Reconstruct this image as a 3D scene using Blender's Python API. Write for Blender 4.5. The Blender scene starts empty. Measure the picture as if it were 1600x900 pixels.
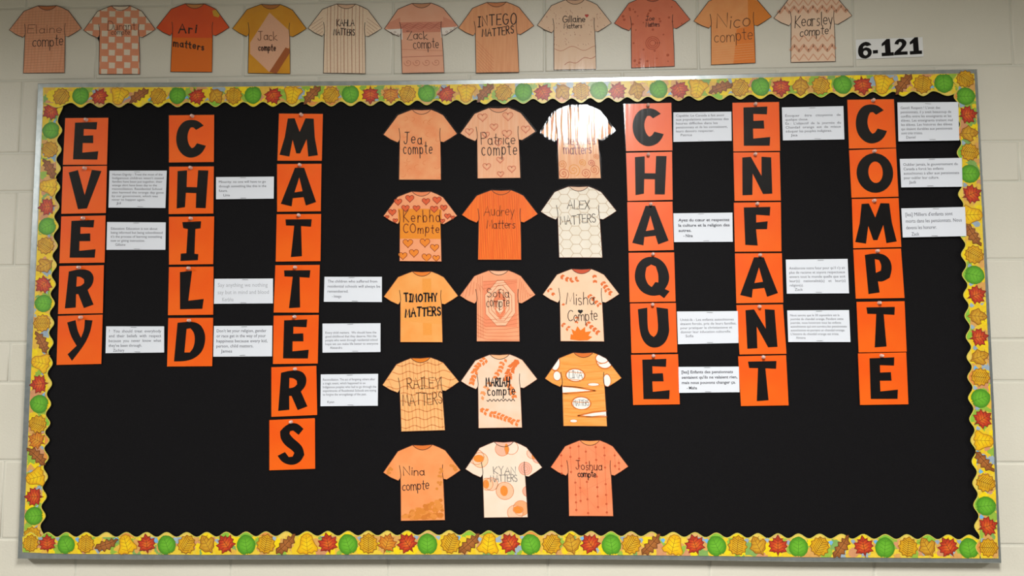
import bpy, math, random
from mathutils import Matrix, Vector, Euler
from mathutils.geometry import tessellate_polygon

# ------------------------------------------------------------------ camera, lights, exposure
SC = bpy.context.scene
COL = SC.collection
ZC = 1.5                       # height of the board centre above the floor
YB = -0.028                    # plane of the things pinned on the board (wall face is y = 0)
F_PX = 1250.0
cam_d = bpy.data.cameras.new('camera')
cam_d.sensor_width = 36.0
cam_d.lens = 36.0 * F_PX / 1600.0
cam_d.clip_start = 0.02
cam = bpy.data.objects.new('camera', cam_d)
COL.objects.link(cam)
CAM = Vector((0.10906, -2.0470 + YB, -0.10344 + ZC))
ROT = Euler((1.651352, 0.0026734, 0.036974), 'XYZ')
cam.location = CAM
cam.rotation_euler = ROT
SC.camera = cam
MR = ROT.to_matrix()

def ray(u, v):
    return MR @ Vector(((u - 800) / F_PX, -(v - 450) / F_PX, -1.0))

def W(u, v, y=YB):
    """point of the plane y that lies where the photograph shows it"""
    d = ray(u, v)
    t = (y - CAM.y) / d.y
    return (CAM.x + t * d.x, CAM.z + t * d.z)

world = bpy.data.worlds.new('world')
SC.world = world
world.use_nodes = True
world.node_tree.nodes['Background'].inputs[0].default_value = (0.9, 0.95, 1.0, 1)
world.node_tree.nodes['Background'].inputs[1].default_value = 0.10

CEIL = 2.70
def area(name, loc, sx, sy, power, spread=180, color=(1, 0.995, 0.975)):
    l = bpy.data.lights.new(name, 'AREA')
    l.shape = 'RECTANGLE'; l.size = sx; l.size_y = sy
    l.energy = power; l.color = color; l.spread = math.radians(spread)
    o = bpy.data.objects.new(name, l); COL.objects.link(o)
    o.location = loc
    return o
# the ceiling lamp whose mirror image falls on the laminated shirt right of the middle
_d = ray(920, 174)
_t = (YB - CAM.y) / _d.y
_hit = CAM + _d * _t
_k = (CEIL - 0.03 - _hit.z) / _d.z
LAMP = Vector((_hit.x + _k * _d.x, _hit.y - _k * _d.y, CEIL - 0.03))
area('overhead_area_light', LAMP, 0.32, 1.1, 120, 167)
area('overhead_area_light', (LAMP.x - 3.9, LAMP.y, CEIL - 0.03), 0.42, 1.15, 135, 166)  # added fill light, unseen, brightens the left end of the wall
area('overhead_area_light', (LAMP.x + 3.9, LAMP.y, CEIL - 0.03), 0.42, 1.15, 105, 166)  # added fill light on the right, unseen, its mirror image off the board

SC.view_settings.view_transform = 'Standard'
SC.view_settings.look = 'None'
SC.view_settings.gamma = 1
SC.view_settings.use_curve_mapping = False
SC.view_settings.exposure = 0.0
SC.cycles.max_bounces = 8
SC.cycles.transparent_max_bounces = 12
SC.cycles.caustics_reflective = False
SC.cycles.caustics_refractive = False

# ------------------------------------------------------------------ helpers
def lin(c):
    r = []
    for x in c[:3]:
        x /= 255.0
        r.append(x / 12.92 if x <= 0.04045 else ((x + 0.055) / 1.055) ** 2.4)
    return (r[0], r[1], r[2], 1.0)

def mat(name, rough=0.6, metallic=0.0, spec=0.5, color=None):
    m = bpy.data.materials.new(name); m.use_nodes = True
    b = m.node_tree.nodes['Principled BSDF']
    b.inputs['Roughness'].default_value = rough
    b.inputs['Metallic'].default_value = metallic
    b.inputs['Specular IOR Level'].default_value = spec
    if color: b.inputs['Base Color'].default_value = lin(color)
    return m

def nd(m, t, **kw):
    n = m.node_tree.nodes.new(t)
    for k, v in kw.items(): setattr(n, k, v)
    return n

def noise_node(m, scale, detail=3.0, stretch=(1, 1, 1), shift=0.0, rot=0.0):
    tc = nd(m, 'ShaderNodeTexCoord'); mp = nd(m, 'ShaderNodeMapping')
    mp.inputs['Scale'].default_value = stretch
    mp.inputs['Location'].default_value = (shift, shift * 1.7, shift * 0.6)
    mp.inputs['Rotation'].default_value = (0, rot, 0)
    n = nd(m, 'ShaderNodeTexNoise'); n.inputs['Scale'].default_value = scale; n.inputs['Detail'].default_value = detail
    L = m.node_tree.links
    L.new(tc.outputs['Object'], mp.inputs[0]); L.new(mp.outputs[0], n.inputs['Vector'])
    return n

def add_noise_color(m, ca, cb, scale, detail=3, stretch=(1, 1, 1), shift=0, rot=0, lo=0.35, hi=0.65):
    n = noise_node(m, scale, detail, stretch, shift, rot)
    r = nd(m, 'ShaderNodeValToRGB')
    r.color_ramp.elements[0].position = lo; r.color_ramp.elements[1].position = hi
    r.color_ramp.elements[0].color = lin(ca); r.color_ramp.elements[1].color = lin(cb)
    L = m.node_tree.links
    L.new(n.outputs['Fac'], r.inputs[0])
    L.new(r.outputs[0], m.node_tree.nodes['Principled BSDF'].inputs['Base Color'])
    return r

def add_bump(m, scale, dist, strength=0.5, detail=3, stretch=(1, 1, 1), shift=0):
    n = noise_node(m, scale, detail, stretch, shift)
    b = nd(m, 'ShaderNodeBump'); b.inputs['Strength'].default_value = strength; b.inputs['Distance'].default_value = dist
    L = m.node_tree.links
    L.new(n.outputs['Fac'], b.inputs['Height'])
    for s in m.node_tree.nodes:
        if s.type in ('BSDF_PRINCIPLED', 'BSDF_GLOSSY'):
            L.new(b.outputs[0], s.inputs['Normal'])

# printed / drawn colours live in a colour attribute
def print_mat(name, rough, spec, var=0.12, scale=300):
    m = mat(name, rough, 0, spec)
    a = nd(m, 'ShaderNodeAttribute', attribute_name='Col')
    n = noise_node(m, scale, 3)
    mr = nd(m, 'ShaderNodeMapRange'); mr.inputs['To Min'].default_value = 1 - var * 2; mr.inputs['To Max'].default_value = 1 + var * 1.2
    mx = nd(m, 'ShaderNodeMix', data_type='RGBA', blend_type='MULTIPLY'); mx.inputs[0].default_value = 1
    L = m.node_tree.links
    L.new(n.outputs['Fac'], mr.inputs[0]); L.new(a.outputs['Color'], mx.inputs[6]); L.new(mr.outputs[0], mx.inputs[7])
    L.new(mx.outputs[2], m.node_tree.nodes['Principled BSDF'].inputs['Base Color'])
    return m
M_PRINT = print_mat('printed_ink', 0.6, 0.3, 0.06)
M_LEAF = print_mat('leaf_print', 0.38, 0.5, 0.22, 220)
M_BORDER = print_mat('border_paper', 0.38, 0.5, 0.10, 120)

for _m in (M_LEAF, M_BORDER):
    _b = _m.node_tree.nodes['Principled BSDF']; _b.inputs['Coat Weight'].default_value = 0.10; _b.inputs['Coat Roughness'].default_value = 0.22
    add_bump(_m, 12, 0.003, 0.25)
M_BLACK = mat('black_backing_paper', 0.7, 0, 0.12)
add_noise_color(M_BLACK, (8, 7, 9), (17, 16, 18), 700, 4)
M_LETTER = mat('black_card', 0.5, 0, 0.2, (10, 6, 6))
M_ORANGE = mat('orange_card', 0.4, 0, 0.4)
add_noise_color(M_ORANGE, (252, 92, 8), (255, 106, 14), 8, 2)
M_NOTE = mat('white_note_paper', 0.6, 0, 0.3, (226, 230, 238))
add_bump(M_NOTE, 30, 0.004, 0.25)
M_SIGN = mat('sign_paper', 0.4, 0, 0.4, (232, 232, 230))
M_STAPLE = mat('staple_wire', 0.3, 1, 0.5, (170, 170, 175))
M_ALU = mat('brushed_aluminium', 0.34, 0.85, 0.5)
add_noise_color(M_ALU, (172, 180, 180), (188, 194, 194), 60, 3)
add_bump(M_ALU, 900, 0.0003, 0.25)
M_WALL = mat('wall_paint', 0.42, 0, 0.4)
add_noise_color(M_WALL, (216, 211, 195), (221, 216, 201), 3.0, 3)
add_bump(M_WALL, 170, 0.0016, 0.35, 4)
M_JOINT = mat('painted_mortar', 0.45, 0, 0.4, (212, 209, 195))
M_PIN = mat('clear_pin_plastic', 0.15, 0, 0.6, (250, 205, 190))
M_PIN.node_tree.nodes['Principled BSDF'].inputs['Transmission Weight'].default_value = 0.35
M_FLOOR = mat('floor_tile', 0.35, 0, 0.5)
add_noise_color(M_FLOOR, (118, 116, 110), (132, 129, 121), 9)
M_FAR = mat('dark_far_wall', 0.6, 0, 0.3, (44, 48, 56))  # unseen opposite wall, darkened so the laminate film reflects less haze
M_CEIL = mat('ceiling_tile', 0.8, 0, 0.3, (215, 214, 208))

def film_mat(name, seed, rough=0.10, wav=0.5):
    m = bpy.data.materials.new(name); m.use_nodes = True
    t = m.node_tree; t.nodes.remove(t.nodes['Principled BSDF'])
    out = [n for n in t.nodes if n.type == 'OUTPUT_MATERIAL'][0]
    tr = nd(m, 'ShaderNodeBsdfTransparent'); gl = nd(m, 'ShaderNodeBsdfGlossy'); gl.inputs['Roughness'].default_value = rough
    fr = nd(m, 'ShaderNodeFresnel'); fr.inputs['IOR'].default_value = 1.5
    ge = nd(m, 'ShaderNodeNewGeometry'); mr = nd(m, 'ShaderNodeMapRange')   # a thin sheet: the same reflectance from both faces
    mr.inputs['To Min'].default_value = 1.5; mr.inputs['To Max'].default_value = 1 / 1.5
    t.links.new(ge.outputs['Backfacing'], mr.inputs[0]); t.links.new(mr.outputs[0], fr.inputs['IOR'])
    mx = nd(m, 'ShaderNodeMixShader')
    t.links.new(fr.outputs[0], mx.inputs[0]); t.links.new(tr.outputs[0], mx.inputs[1]); t.links.new(gl.outputs[0], mx.inputs[2])
    t.links.new(mx.outputs[0], out.inputs[0])
    add_bump(m, 14, 0.006, wav, 2.0, (5.5, 1, 0.4), seed)
    return m
M_FILM = [film_mat('laminate_film', 3.1 * k + 0.7, 0.09, 0.20) for k in range(4)]
M_FILM_CARD = film_mat('card_laminate', 9.0, 0.09, 0.03)

class PM:
    """collects flat coloured shapes; fn maps drawing coordinates to the wall plane (x, z)"""
    def __init__(s, org, fn=None):
        s.o = org; s.fn = fn or (lambda a, b: (a, b)); s.v = []; s.f = []; s.c = []
    def _push(s, pts, y, col):
        k = len(s.v)
        for x, z in pts:
            s.v.append((x - s.o[0], y - s.o[1], z - s.o[2])); s.c.append(col)
        return k
    def poly(s, pts, y, col, holes=()):
        loops = [[s.fn(*p) for p in l] for l in [pts] + list(holes)]
        flat = [p for l in loops for p in l]
        k = s._push(flat, y, lin(col))
        for t in tessellate_polygon([[Vector((p[0], p[1], 0)) for p in l] for l in loops]):
            a, b, c = [flat[i] for i in t]
            ar = (b[0]-a[0])*(c[1]-a[1]) - (b[1]-a[1])*(c[0]-a[0])
            s.f.append(tuple(k + i for i in (t if ar > 0 else t[::-1])))
        return loops
    def slab(s, pts, yf, yb, col, holes=()):
        for l in s.poly(pts, yf, col, holes):
            n = len(l); a = s._push(l, yf, lin(col)); b = s._push(l, yb, lin(col))
            for i in range(n):
                j = (i + 1) % n
                s.f.append((a + i, b + i, b + j, a + j))
    def line(s, pts, w, y, col, closed=False, cap=True):
        P = [Vector(s.fn(*p)) for p in pts]
        Q = [P[0]]
        for p in P[1:]:
            if (p - Q[-1]).length > 1e-5: Q.append(p)
        P = Q; n = len(P)
        if n < 2: return
        L = []; R = []
        for i in range(n):
            a = P[(i - 1) % n] if (i > 0 or closed) else P[i]
            b = P[(i + 1) % n] if (i < n - 1 or closed) else P[i]
            d = (b - a)
            if d.length < 1e-9: d = Vector((1, 0))
            d.normalize(); nn = Vector((-d.y, d.x)) * (w / 2)
            e = d * (w / 2) if cap and not closed else Vector((0, 0))
            q = P[i] + (e if i == n - 1 else -e if i == 0 else Vector((0, 0)))
            L.append(tuple(q + nn)); R.append(tuple(q - nn))
        k = s._push(L + R, y, lin(col))
        for i in range(n if closed else n - 1):
            j = (i + 1) % n
            s.f.append((k + i, k + n + i, k + n + j, k + j))
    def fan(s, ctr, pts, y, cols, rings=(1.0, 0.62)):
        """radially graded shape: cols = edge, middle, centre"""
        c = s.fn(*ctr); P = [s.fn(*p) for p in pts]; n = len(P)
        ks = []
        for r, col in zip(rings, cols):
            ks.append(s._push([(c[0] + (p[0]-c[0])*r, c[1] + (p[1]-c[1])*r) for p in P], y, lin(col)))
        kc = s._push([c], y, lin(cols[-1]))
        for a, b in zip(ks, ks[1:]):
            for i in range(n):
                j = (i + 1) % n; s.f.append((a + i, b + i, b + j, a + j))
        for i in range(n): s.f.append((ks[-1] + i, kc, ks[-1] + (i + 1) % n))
    def mesh(s, name, m):
        me = bpy.data.meshes.new(name); me.from_pydata(s.v, [], s.f)
        ca = me.color_attributes.new('Col', 'FLOAT_COLOR', 'POINT')
        ca.data.foreach_set('color', [x for c in s.c for x in c])
        me.materials.append(m); me.update()
        return me
    def build(s, name, m, parent=None):
        if not s.v: return None
        return link(name, s.mesh(name, m), parent)

def link(name, me, parent=None):
    o = bpy.data.objects.new(name, me); COL.objects.link(o)
    if parent is not None: o.parent = parent
    return o

def thing(name, label, cat, loc, group=None):
    o = bpy.data.objects.new(name, None); COL.objects.link(o)
    o.location = loc; o.empty_display_size = 0.02
    o['label'] = label; o['category'] = cat
    if group: o['group'] = group
    return o

def structure(o): o['kind'] = 'structure'; return o

def box_mesh(name, x0, x1, y0, y1, z0, z1, m):
    v = [(x, y, z) for x in (x0, x1) for y in (y0, y1) for z in (z0, z1)]
    f = [(0, 1, 3, 2), (4, 6, 7, 5), (0, 4, 5, 1), (2, 3, 7, 6), (0, 2, 6, 4), (1, 5, 7, 3)]
    me = bpy.data.meshes.new(name); me.from_pydata(v, [], f); me.materials.append(m); me.update()
    return me

def quad_map(q, y=YB):
    """q = four pixel corners (tl, tr, br, bl); drawing coordinates 0..1, v down"""
    c = [W(a, b, y) for a, b in q]
    def fn(u, v):
        return tuple((1-u)*(1-v)*c[0][i] + u*(1-v)*c[1][i] + u*v*c[2][i] + (1-u)*v*c[3][i] for i in (0, 1))
    return fn

def circle(cx, cy, rx, ry=None, n=20, a0=0, a1=360):
    ry = rx if ry is None else ry
    full = abs(a1 - a0) >= 360
    return [(cx + rx*math.cos(math.radians(a0 + (a1-a0)*i/(n if full else n-1))), cy + ry*math.sin(math.radians(a0 + (a1-a0)*i/(n if full else n-1)))) for i in range(n)]

def smooth(pts, it=2, lim=42):
    for _ in range(it):
        out = []; n = len(pts)
        for i in range(n):
            a, b, c = Vector(pts[i-1]), Vector(pts[i]), Vector(pts[(i+1) % n])
            ang = math.degrees((b-a).angle(c-b, 0))
            if ang > lim: out.append(tuple(b))
            else: out += [tuple(b.lerp(a, .25)), tuple(b.lerp(c, .25))]
        pts = out
    return pts

def inside(p, poly):
    x, y = p; r = False; n = len(poly)
    for i in range(n):
        x1, y1 = poly[i]; x2, y2 = poly[i-1]
        if (y1 > y) != (y2 > y) and x < (x2-x1)*(y-y1)/(y2-y1) + x1: r = not r
    return r

def clip_convex(subj, clip):
    """subject polygon cut by a convex polygon"""
    ar = sum(clip[i-1][0]*clip[i][1] - clip[i][0]*clip[i-1][1] for i in range(len(clip)))
    if ar < 0: clip = clip[::-1]
    out = list(subj)
    for i in range(len(clip)):
        a, b = clip[i-1], clip[i]
        side = lambda p: (b[0]-a[0])*(p[1]-a[1]) - (b[1]-a[1])*(p[0]-a[0])
        src, out = out, []
        for j in range(len(src)):
            p, q = src[j-1], src[j]; sp, sq = side(p), side(q)
            if (sp >= 0) != (sq >= 0):
                t = sp / (sp - sq); out.append((p[0]+(q[0]-p[0])*t, p[1]+(q[1]-p[1])*t))
            if sq >= 0: out.append(q)
        if len(out) < 3: return []
    res = []
    for p in out:
        if not res or abs(p[0]-res[-1][0]) + abs(p[1]-res[-1][1]) > 1e-5: res.append(p)
    return res if len(res) > 2 else []

# ------------------------------------------------------------------ the corridor and the block wall
XL, XR, YF = -6.0, 6.0, -4.6
structure(link('floor', box_mesh('floor', XL, XR, YF, 0.0, -0.1, 0.0, M_FLOOR)))
structure(link('ceiling', box_mesh('ceiling', XL, XR, YF, 0.2, CEIL, CEIL + 0.1, M_CEIL)))
structure(link('wall_front', box_mesh('wall_front', XL, XR, YF - 0.1, YF, 0.0, CEIL, M_FAR)))
structure(link('wall_left', box_mesh('wall_left', XL - 0.1, XL, YF, 0.2, 0.0, CEIL, M_WALL)))
structure(link('wall_right', box_mesh('wall_right', XR, XR + 0.1, YF, 0.2, 0.0, CEIL, M_WALL)))
wall = structure(link('wall_back', box_mesh('wall_back', XL, XR, 0.0022, 0.2, 0.0, CEIL, M_JOINT)))

def block_mesh(w, h):
    """painted block face with rounded arrises; joint gap 5 mm"""
    g = 0.0022; v = []; f = []
    prof = [(g, 0.006), (g, 0.0024), (g + 0.0008, 0.0010), (g + 0.0024, 0.0002), (g + 0.0045, 0.0)]
    for d, y in prof:
        v += [(d, y, d), (w-d, y, d), (w-d, y, h-d), (d, y, h-d)]
    for k in range(len(prof) - 1):
        for i in range(4):
            j = (i + 1) % 4; a = k*4
            f.append((a+i, a+j, a+4+j, a+4+i))
    f.append((len(v)-4, len(v)-3, len(v)-2, len(v)-1))
    me = bpy.data.meshes.new('block'); me.from_pydata(v, [], f); me.materials.append(M_WALL)
    for p in me.polygons: p.use_smooth = len(p.vertices) == 4 and p.index < len(f) - 1
    me.update(); return me
KW = -CAM.y / 2.065                     # the wall lies behind the board face
BW, BH = 0.4045, 0.2025
zs = [0.8375 + BH * k for k in range(3, 0, -1)] + [0.8375, 0.635, 0.435, 0.330, 0.130, -0.073, -0.178, -0.380, -0.580] + [-0.580 - BH * k for k in range(1, 6)]
zs = [CAM.z - ZC + (z - (CAM.z - ZC)) * KW for z in zs]
ph = {'A': CAM.x + (-0.688 - CAM.x) * KW, 'B': CAM.x + (-0.888 - CAM.x) * KW}
BW *= KW
order = 'BABABABABABABABAB'
meshes = {}
# phases from the top visible course down: above the board A, then B, A (half), B, A, B (half), A, B, A ...
start = 3
seq = []
for i in range(len(zs) - 1):
    seq.append('A' if (i - start) % 2 == 0 else 'B')
for i in range(len(zs) - 1):
    top, bot = zs[i], zs[i+1]
    z1, z0 = top + ZC, bot + ZC
    if z0 >= CEIL: continue
    z1 = min(z1, CEIL)
    h = round(z1 - z0, 4)
    if h < 0.02: continue
    if h not in meshes: meshes[h] = block_mesh(BW, h)
    x = ph[seq[i]] - BW * 5
    while x < 2.9:
        b = link('block', meshes[h], wall); b.location = (x, 0, z0)
        x += BW

# ------------------------------------------------------------------ bulletin board: frame and black backing
YW = YB
O_TOP = [(59, 130), (300, 128.5), (500, 127), (700, 125), (900, 121.5), (1100, 117), (1300, 111.5), (1527, 108)]
O_BOT = [(27, 873), (200, 874.5), (500, 874), (850, 873.5), (1050, 875), (1250, 878), (1565, 880)]
I_TOP = [(68, 139), (300, 138), (500, 136), (700, 134), (900, 130), (1100, 125.5), (1300, 120), (1521, 116.5)]
I_BOT = [(36, 861), (200, 864.5), (500, 865), (850, 864.5), (1050, 865.5), (1250, 868.5), (1558, 871)]
board = thing('bulletin_board', 'wide black bulletin board in a silver metal frame on the block wall', 'bulletin board', (0, 0, ZC - 0.62))
BO = tuple(board.location)
def rail(outer, inner, name='frame_rail'):
    o = [W(*p) for p in outer]; i_ = [W(*p) for p in inner]
    m = PM(BO)
    n = len(o)
    cx = sum(p[0] for p in o + i_) / (2*n); cz = sum(p[1] for p in o + i_) / (2*n)
    def lerp(a, b, t): return (a[0]+(b[0]-a[0])*t, a[1]+(b[1]-a[1])*t)
    prof = [(0.0, 0.0022), (0.0, YB + 0.0012), (0.10, YB - 0.0002), (0.88, YB - 0.0004), (1.0, YB + 0.0006), (1.0, 0.0022)]
    ks = [m._push([lerp(a, b, t) for a, b in zip(o, i_)], y, (1, 1, 1, 1)) for t, y in prof]
    for a, b in zip(ks, ks[1:]):
        for i in range(n-1): m.f.append((a+i, a+i+1, b+i+1, b+i))
    for e in (0, n-1): m.f.append(tuple(k+e for k in ks))
    m.build(name, M_ALU, board)
rail(O_TOP, I_TOP); rail(O_BOT, I_BOT)
rail([O_TOP[0], (42.5, 500), O_BOT[0]], [I_TOP[0], (52.5, 500), I_BOT[0]])
rail([O_TOP[-1], (1547.5, 500), O_BOT[-1]], [I_TOP[-1], (1540.5, 500), I_BOT[-1]])
m = PM(BO)
m.slab([W(*p) for p in ([(69, 140), (800, 134), (1520, 117), (1557, 870), (800, 864), (37, 860)])], YB + 0.003, 0.001, (22, 20, 22))
m.build('backing_panel', M_BLACK, board)

# ------------------------------------------------------------------ autumn leaf border
def pol(rs, n=None, rot=0, sx=1, sy=1):
    n = len(rs)
    return [(sx*r*math.cos(math.radians(rot + 360*i/n)), sy*r*math.sin(math.radians(rot + 360*i/n))) for i, r in enumerate(rs)]
MAPLE = pol([1.05,.74,.84,.62,.98,.74,.86,.62,.92,.66,.64,.5,.86,.5,.64,.66,.92,.62,.86,.74,.98,.62,.84,.74], rot=90)
GREEN = [(0,.95),(.28,.86),(.6,.66),(.84,.32),(.92,-.08),(.82,-.48),(.56,-.80),(.26,-.93),(.06,-.84),(0,-.98),(-.06,-.84),(-.26,-.93),(-.56,-.80),(-.82,-.48),(-.92,-.08),(-.84,.32),(-.6,.66),(-.28,.86)]
OLIVE = pol([1.0,.84,.95,.80,.96,.78,.98,.80,.95,.78,.90,.74,.86,.78,.90,.74,.95,.8,.98,.78,.96,.80,.95,.84], rot=90, sx=.95)
BROWN = [(1.05,.75),(.78,.78),(.62,.52),(.35,.72),(.20,.38),(-.12,.52),(-.22,.16),(-.58,.20),(-.60,-.10),(-.95,-.22),(-1.02,-.68),(-.72,-.62),(-.50,-.86),(-.28,-.55),(.02,-.72),(.14,-.36),(.48,-.42),(.52,-.06),(.86,-.02),(.80,.32)]
YELLOW = [(-.18,.92),(.2,.95),(.52,.70),(.60,.30),(.74,-.05),(.98,-.42),(.90,-.72),(.62,-.66),(.42,-.86),(.12,-.74),(-.12,-.90),(-.42,-.74),(-.72,-.78),(-.98,-.52),(-.82,-.30),(-.62,.0),(-.56,.38),(-.46,.70)]
OCHRE = [(.0,1.0),(.32,.72),(.38,.3),(.72,.42),(.86,.1),(.62,-.2),(.5,-.5),(.2,-.62),(.1,-.95),(-.12,-.66),(-.5,-.5),(-.62,-.15),(-.8,.12),(-.5,.32),(-.34,.7)]
LK = {
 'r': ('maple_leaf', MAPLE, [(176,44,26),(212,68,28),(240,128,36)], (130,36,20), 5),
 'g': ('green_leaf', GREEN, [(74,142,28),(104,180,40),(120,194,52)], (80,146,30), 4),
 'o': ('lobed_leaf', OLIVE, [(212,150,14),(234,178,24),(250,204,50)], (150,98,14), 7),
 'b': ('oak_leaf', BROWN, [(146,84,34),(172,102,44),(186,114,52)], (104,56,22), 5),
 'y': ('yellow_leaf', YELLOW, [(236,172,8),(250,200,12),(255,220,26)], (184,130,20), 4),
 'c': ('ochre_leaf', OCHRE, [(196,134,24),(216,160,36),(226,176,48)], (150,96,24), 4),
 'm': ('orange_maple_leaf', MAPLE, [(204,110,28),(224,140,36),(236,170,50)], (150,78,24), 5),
}
LMESH = {}
for k, (nm, shape, cols, vein, nv) in LK.items():
    pm = PM((0, 0, 0))
    ctr = (0, 0) if k != 'b' else (0.02, 0)
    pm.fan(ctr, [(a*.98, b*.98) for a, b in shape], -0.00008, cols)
    pm.line(shape + [shape[0]], 0.07, -0.00016, vein, cap=False)
    if k == 'b':
        pm.line([(-.9, -.55), (0, 0), (.85, .6)], .05, -0.00018, vein)
        for t in (-.5, -.1, .35): pm.line([(t, t*.65), (t+.28, t*.65-.28)], .035, -0.00018, vein); pm.line([(t, t*.65), (t-.1, t*.65+.35)], .035, -0.00018, vein)
    else:
        pm.line([(0, -.9), (0, .75)], .045, -0.00018, vein)
        for i in range(nv):
            t = -.6 + 1.1*i/max(1, nv-1)
            pm.line([(0, t), (.5, t+.28)], .035 if k != 'o' else .06, -0.00018, vein)
            pm.line([(0, t), (-.5, t+.28)], .035 if k != 'o' else .06, -0.00018, vein)
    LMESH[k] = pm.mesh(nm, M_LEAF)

def interp(tab, t):
    if t <= tab[0][0]: a, b = tab[0], tab[1]
    elif t >= tab[-1][0]: a, b = tab[-2], tab[-1]
    else:
        for a, b in zip(tab, tab[1:]):
            if a[0] <= t <= b[0]: break
    return a[1] + (b[1]-a[1]) * (t-a[0]) / (b[0]-a[0])

BGC = [(240,202,36)]*5 + [(248,216,20)]*3 + [(222,166,88)]*3 + [(214,150,104)]*2 + [(150,186,64)]*3 + [(132,172,90)] + [(158,176,190)] + [(232,184,70)]*3
TIPC = [(250,216,24)]*4 + [(140,196,60)]*2 + [(232,150,70)] + [(226,180,110)] + [(240,206,90)]*2
def border(label, horiz, leaves, out_tab, bump_tab, depth, sgn, y0, seed, ends):
    """leaves: list (position along, kind). out_tab: outer edge; bump_tab: scallop tips; both pixel tables"""
    rnd = random.Random(seed)
    P = (lambda t, s: W(t, s)) if horiz else (lambda t, s: W(s, t))
    mid = (ends[0] + ends[1]) / 2
    a = P(mid, interp(out_tab, mid))
    root = thing('leaf_border', label, 'border', (a[0], y0, a[1]), 'scalloped leaf borders around the board')
    org = tuple(root.location)
    pos = [p for p, _ in leaves]
    bounds = [ends[0]] + [(p+q)/2 for p, q in zip(pos, pos[1:])] + [ends[1]]
    def inner(t):
        for i in range(len(pos)):
            if t <= bounds[i+1] or i == len(pos)-1:
                lo, hi = bounds[i], bounds[i+1]
                f = 0.5 - 0.5*math.cos(2*math.pi*(t-lo)/max(1e-6, hi-lo))
                return interp(bump_tab, t) + sgn*depth*(1-f)
    curve = []; t = ends[0]
    while t <= ends[1]:
        curve.append(t); t += 3.0
    curve.append(ends[1])
    outer = []; t = ends[0]
    while t < ends[1]: outer.append(t); t += 60
    outer.append(ends[1])
    pm = PM(org)
    ring = [P(t, interp(out_tab, t)) for t in outer] + [P(t, inner(t)) for t in reversed(curve)]
    pm.slab(ring, y0, y0 + 0.0004, (238, 204, 60))
    pm.build('paper_strip', M_BORDER, root)
    # printed background: patches of other leaves and coloured scallop tips
    pm = PM(org)
    for i in range(len(pos)):
        lo, hi = bounds[i], bounds[i+1]
        c = TIPC[rnd.randrange(len(TIPC))]
        ts = [lo + (hi-lo)*(0.12 + 0.76*k/12) for k in range(13)]
        if rnd.random() < .5: ts = ts[:9]
        base = interp(bump_tab, (lo+hi)/2) + sgn*depth*1.7
        pm.poly([P(t, inner(t) + sgn*0.8) for t in ts] + [P(ts[-1], base), P(ts[0], base)], y0 - 0.00003, c)
    for i in range(len(pos) * 8):
        t = ends[0] + (ends[1]-ends[0]) * (i + rnd.random()) / (len(pos)*8)
        s0 = interp(out_tab, t); s1 = interp(bump_tab, t) + sgn*depth
        s = s0 + (s1-s0) * rnd.random(); r = rnd.uniform(6.5, 13); rot = rnd.uniform(0, 360)
        shp = rnd.choice([OLIVE, MAPLE, OCHRE, YELLOW])
        q = [(t + r*(x*math.cos(rot)-y*math.sin(rot)), s + r*(x*math.sin(rot)+y*math.cos(rot))) for x, y in shp]
        o_, i_ = min(s0, s1), max(s0, s1)
        q = clip_convex(q, [(ends[0]+.5, o_+.5), (ends[1]-.5, o_+.5), (ends[1]-.5, i_), (ends[0]+.5, i_)])
        if q:
            c = rnd.choice(BGC)
            q2 = [P(*p) for p in q]
            pm.poly(q2, y0 - 0.00004 - 0.0000012*i, c)
    for i in range(len(pos)):
        if rnd.random() < .55 and i:
            t = bounds[i] + rnd.uniform(-3, 3); s1 = interp(bump_tab, t) + sgn*depth; s = s1 + sgn*rnd.uniform(1, 5)
            pm.poly([P(t-4, s), P(t+1, s-2), P(t+4, s+sgn*1), P(t+1, s+sgn*6), P(t-2, s+sgn*3)], y0 - 0.00056, rnd.choice([(120,182,226), (160,184,200), (150,170,190)]))
    pm.build('background_print', M_BORDER, root)
    pm = PM(org)
    pm.line([P(t, inner(t) + sgn*0.6) for t in curve], 0.0018, y0 - 0.00060, (214, 204, 96), cap=False)
    pm.build('cut_edge', M_BORDER, root)
    ang0 = {(True, 1): 0, (True, -1): 180}.get((horiz, -sgn if horiz else 0), 0)
    for p, k in leaves:
        s0 = interp(out_tab, p); s1 = interp(bump_tab, p) + sgn*depth*0.55
        q = P(p, (s0+s1)/2)
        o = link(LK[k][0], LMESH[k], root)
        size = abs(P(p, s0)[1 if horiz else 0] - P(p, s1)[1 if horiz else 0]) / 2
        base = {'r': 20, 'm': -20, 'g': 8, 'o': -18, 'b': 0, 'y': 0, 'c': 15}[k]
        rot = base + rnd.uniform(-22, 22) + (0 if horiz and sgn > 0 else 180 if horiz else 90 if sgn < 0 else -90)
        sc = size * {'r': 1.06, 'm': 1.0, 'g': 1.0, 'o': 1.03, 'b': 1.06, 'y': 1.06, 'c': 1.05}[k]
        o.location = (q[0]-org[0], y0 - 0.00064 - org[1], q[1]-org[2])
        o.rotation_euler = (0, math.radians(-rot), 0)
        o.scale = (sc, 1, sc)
    return root
def seqs(s, k): return list(zip(s, k))
top_l = seqs([97,127,156,187,218,248,278,308,338,366,396,427,458,488,518,548,579,611,637,667,697,729,758,787,818,848,879,908,936,964,995,1029,1061,1090,1126,1156,1188,1220,1251,1282,1316,1347,1379,1411,1441,1474],
             'ogrybogrcogryboogrmogrybogrcogrcogrybogrcogrybogr'[:0] or 'ogrybogrcogrybogrmogrybogrcogrcgrybogrcogrybogr'[:46])
left_l = seqs([174,204,234,264,292,323,354,384,415,444,474,505,535,567,600,631,663,688,713,746,776,806,837], 'rgobyrgocrgobyrgombyrgo')
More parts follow.
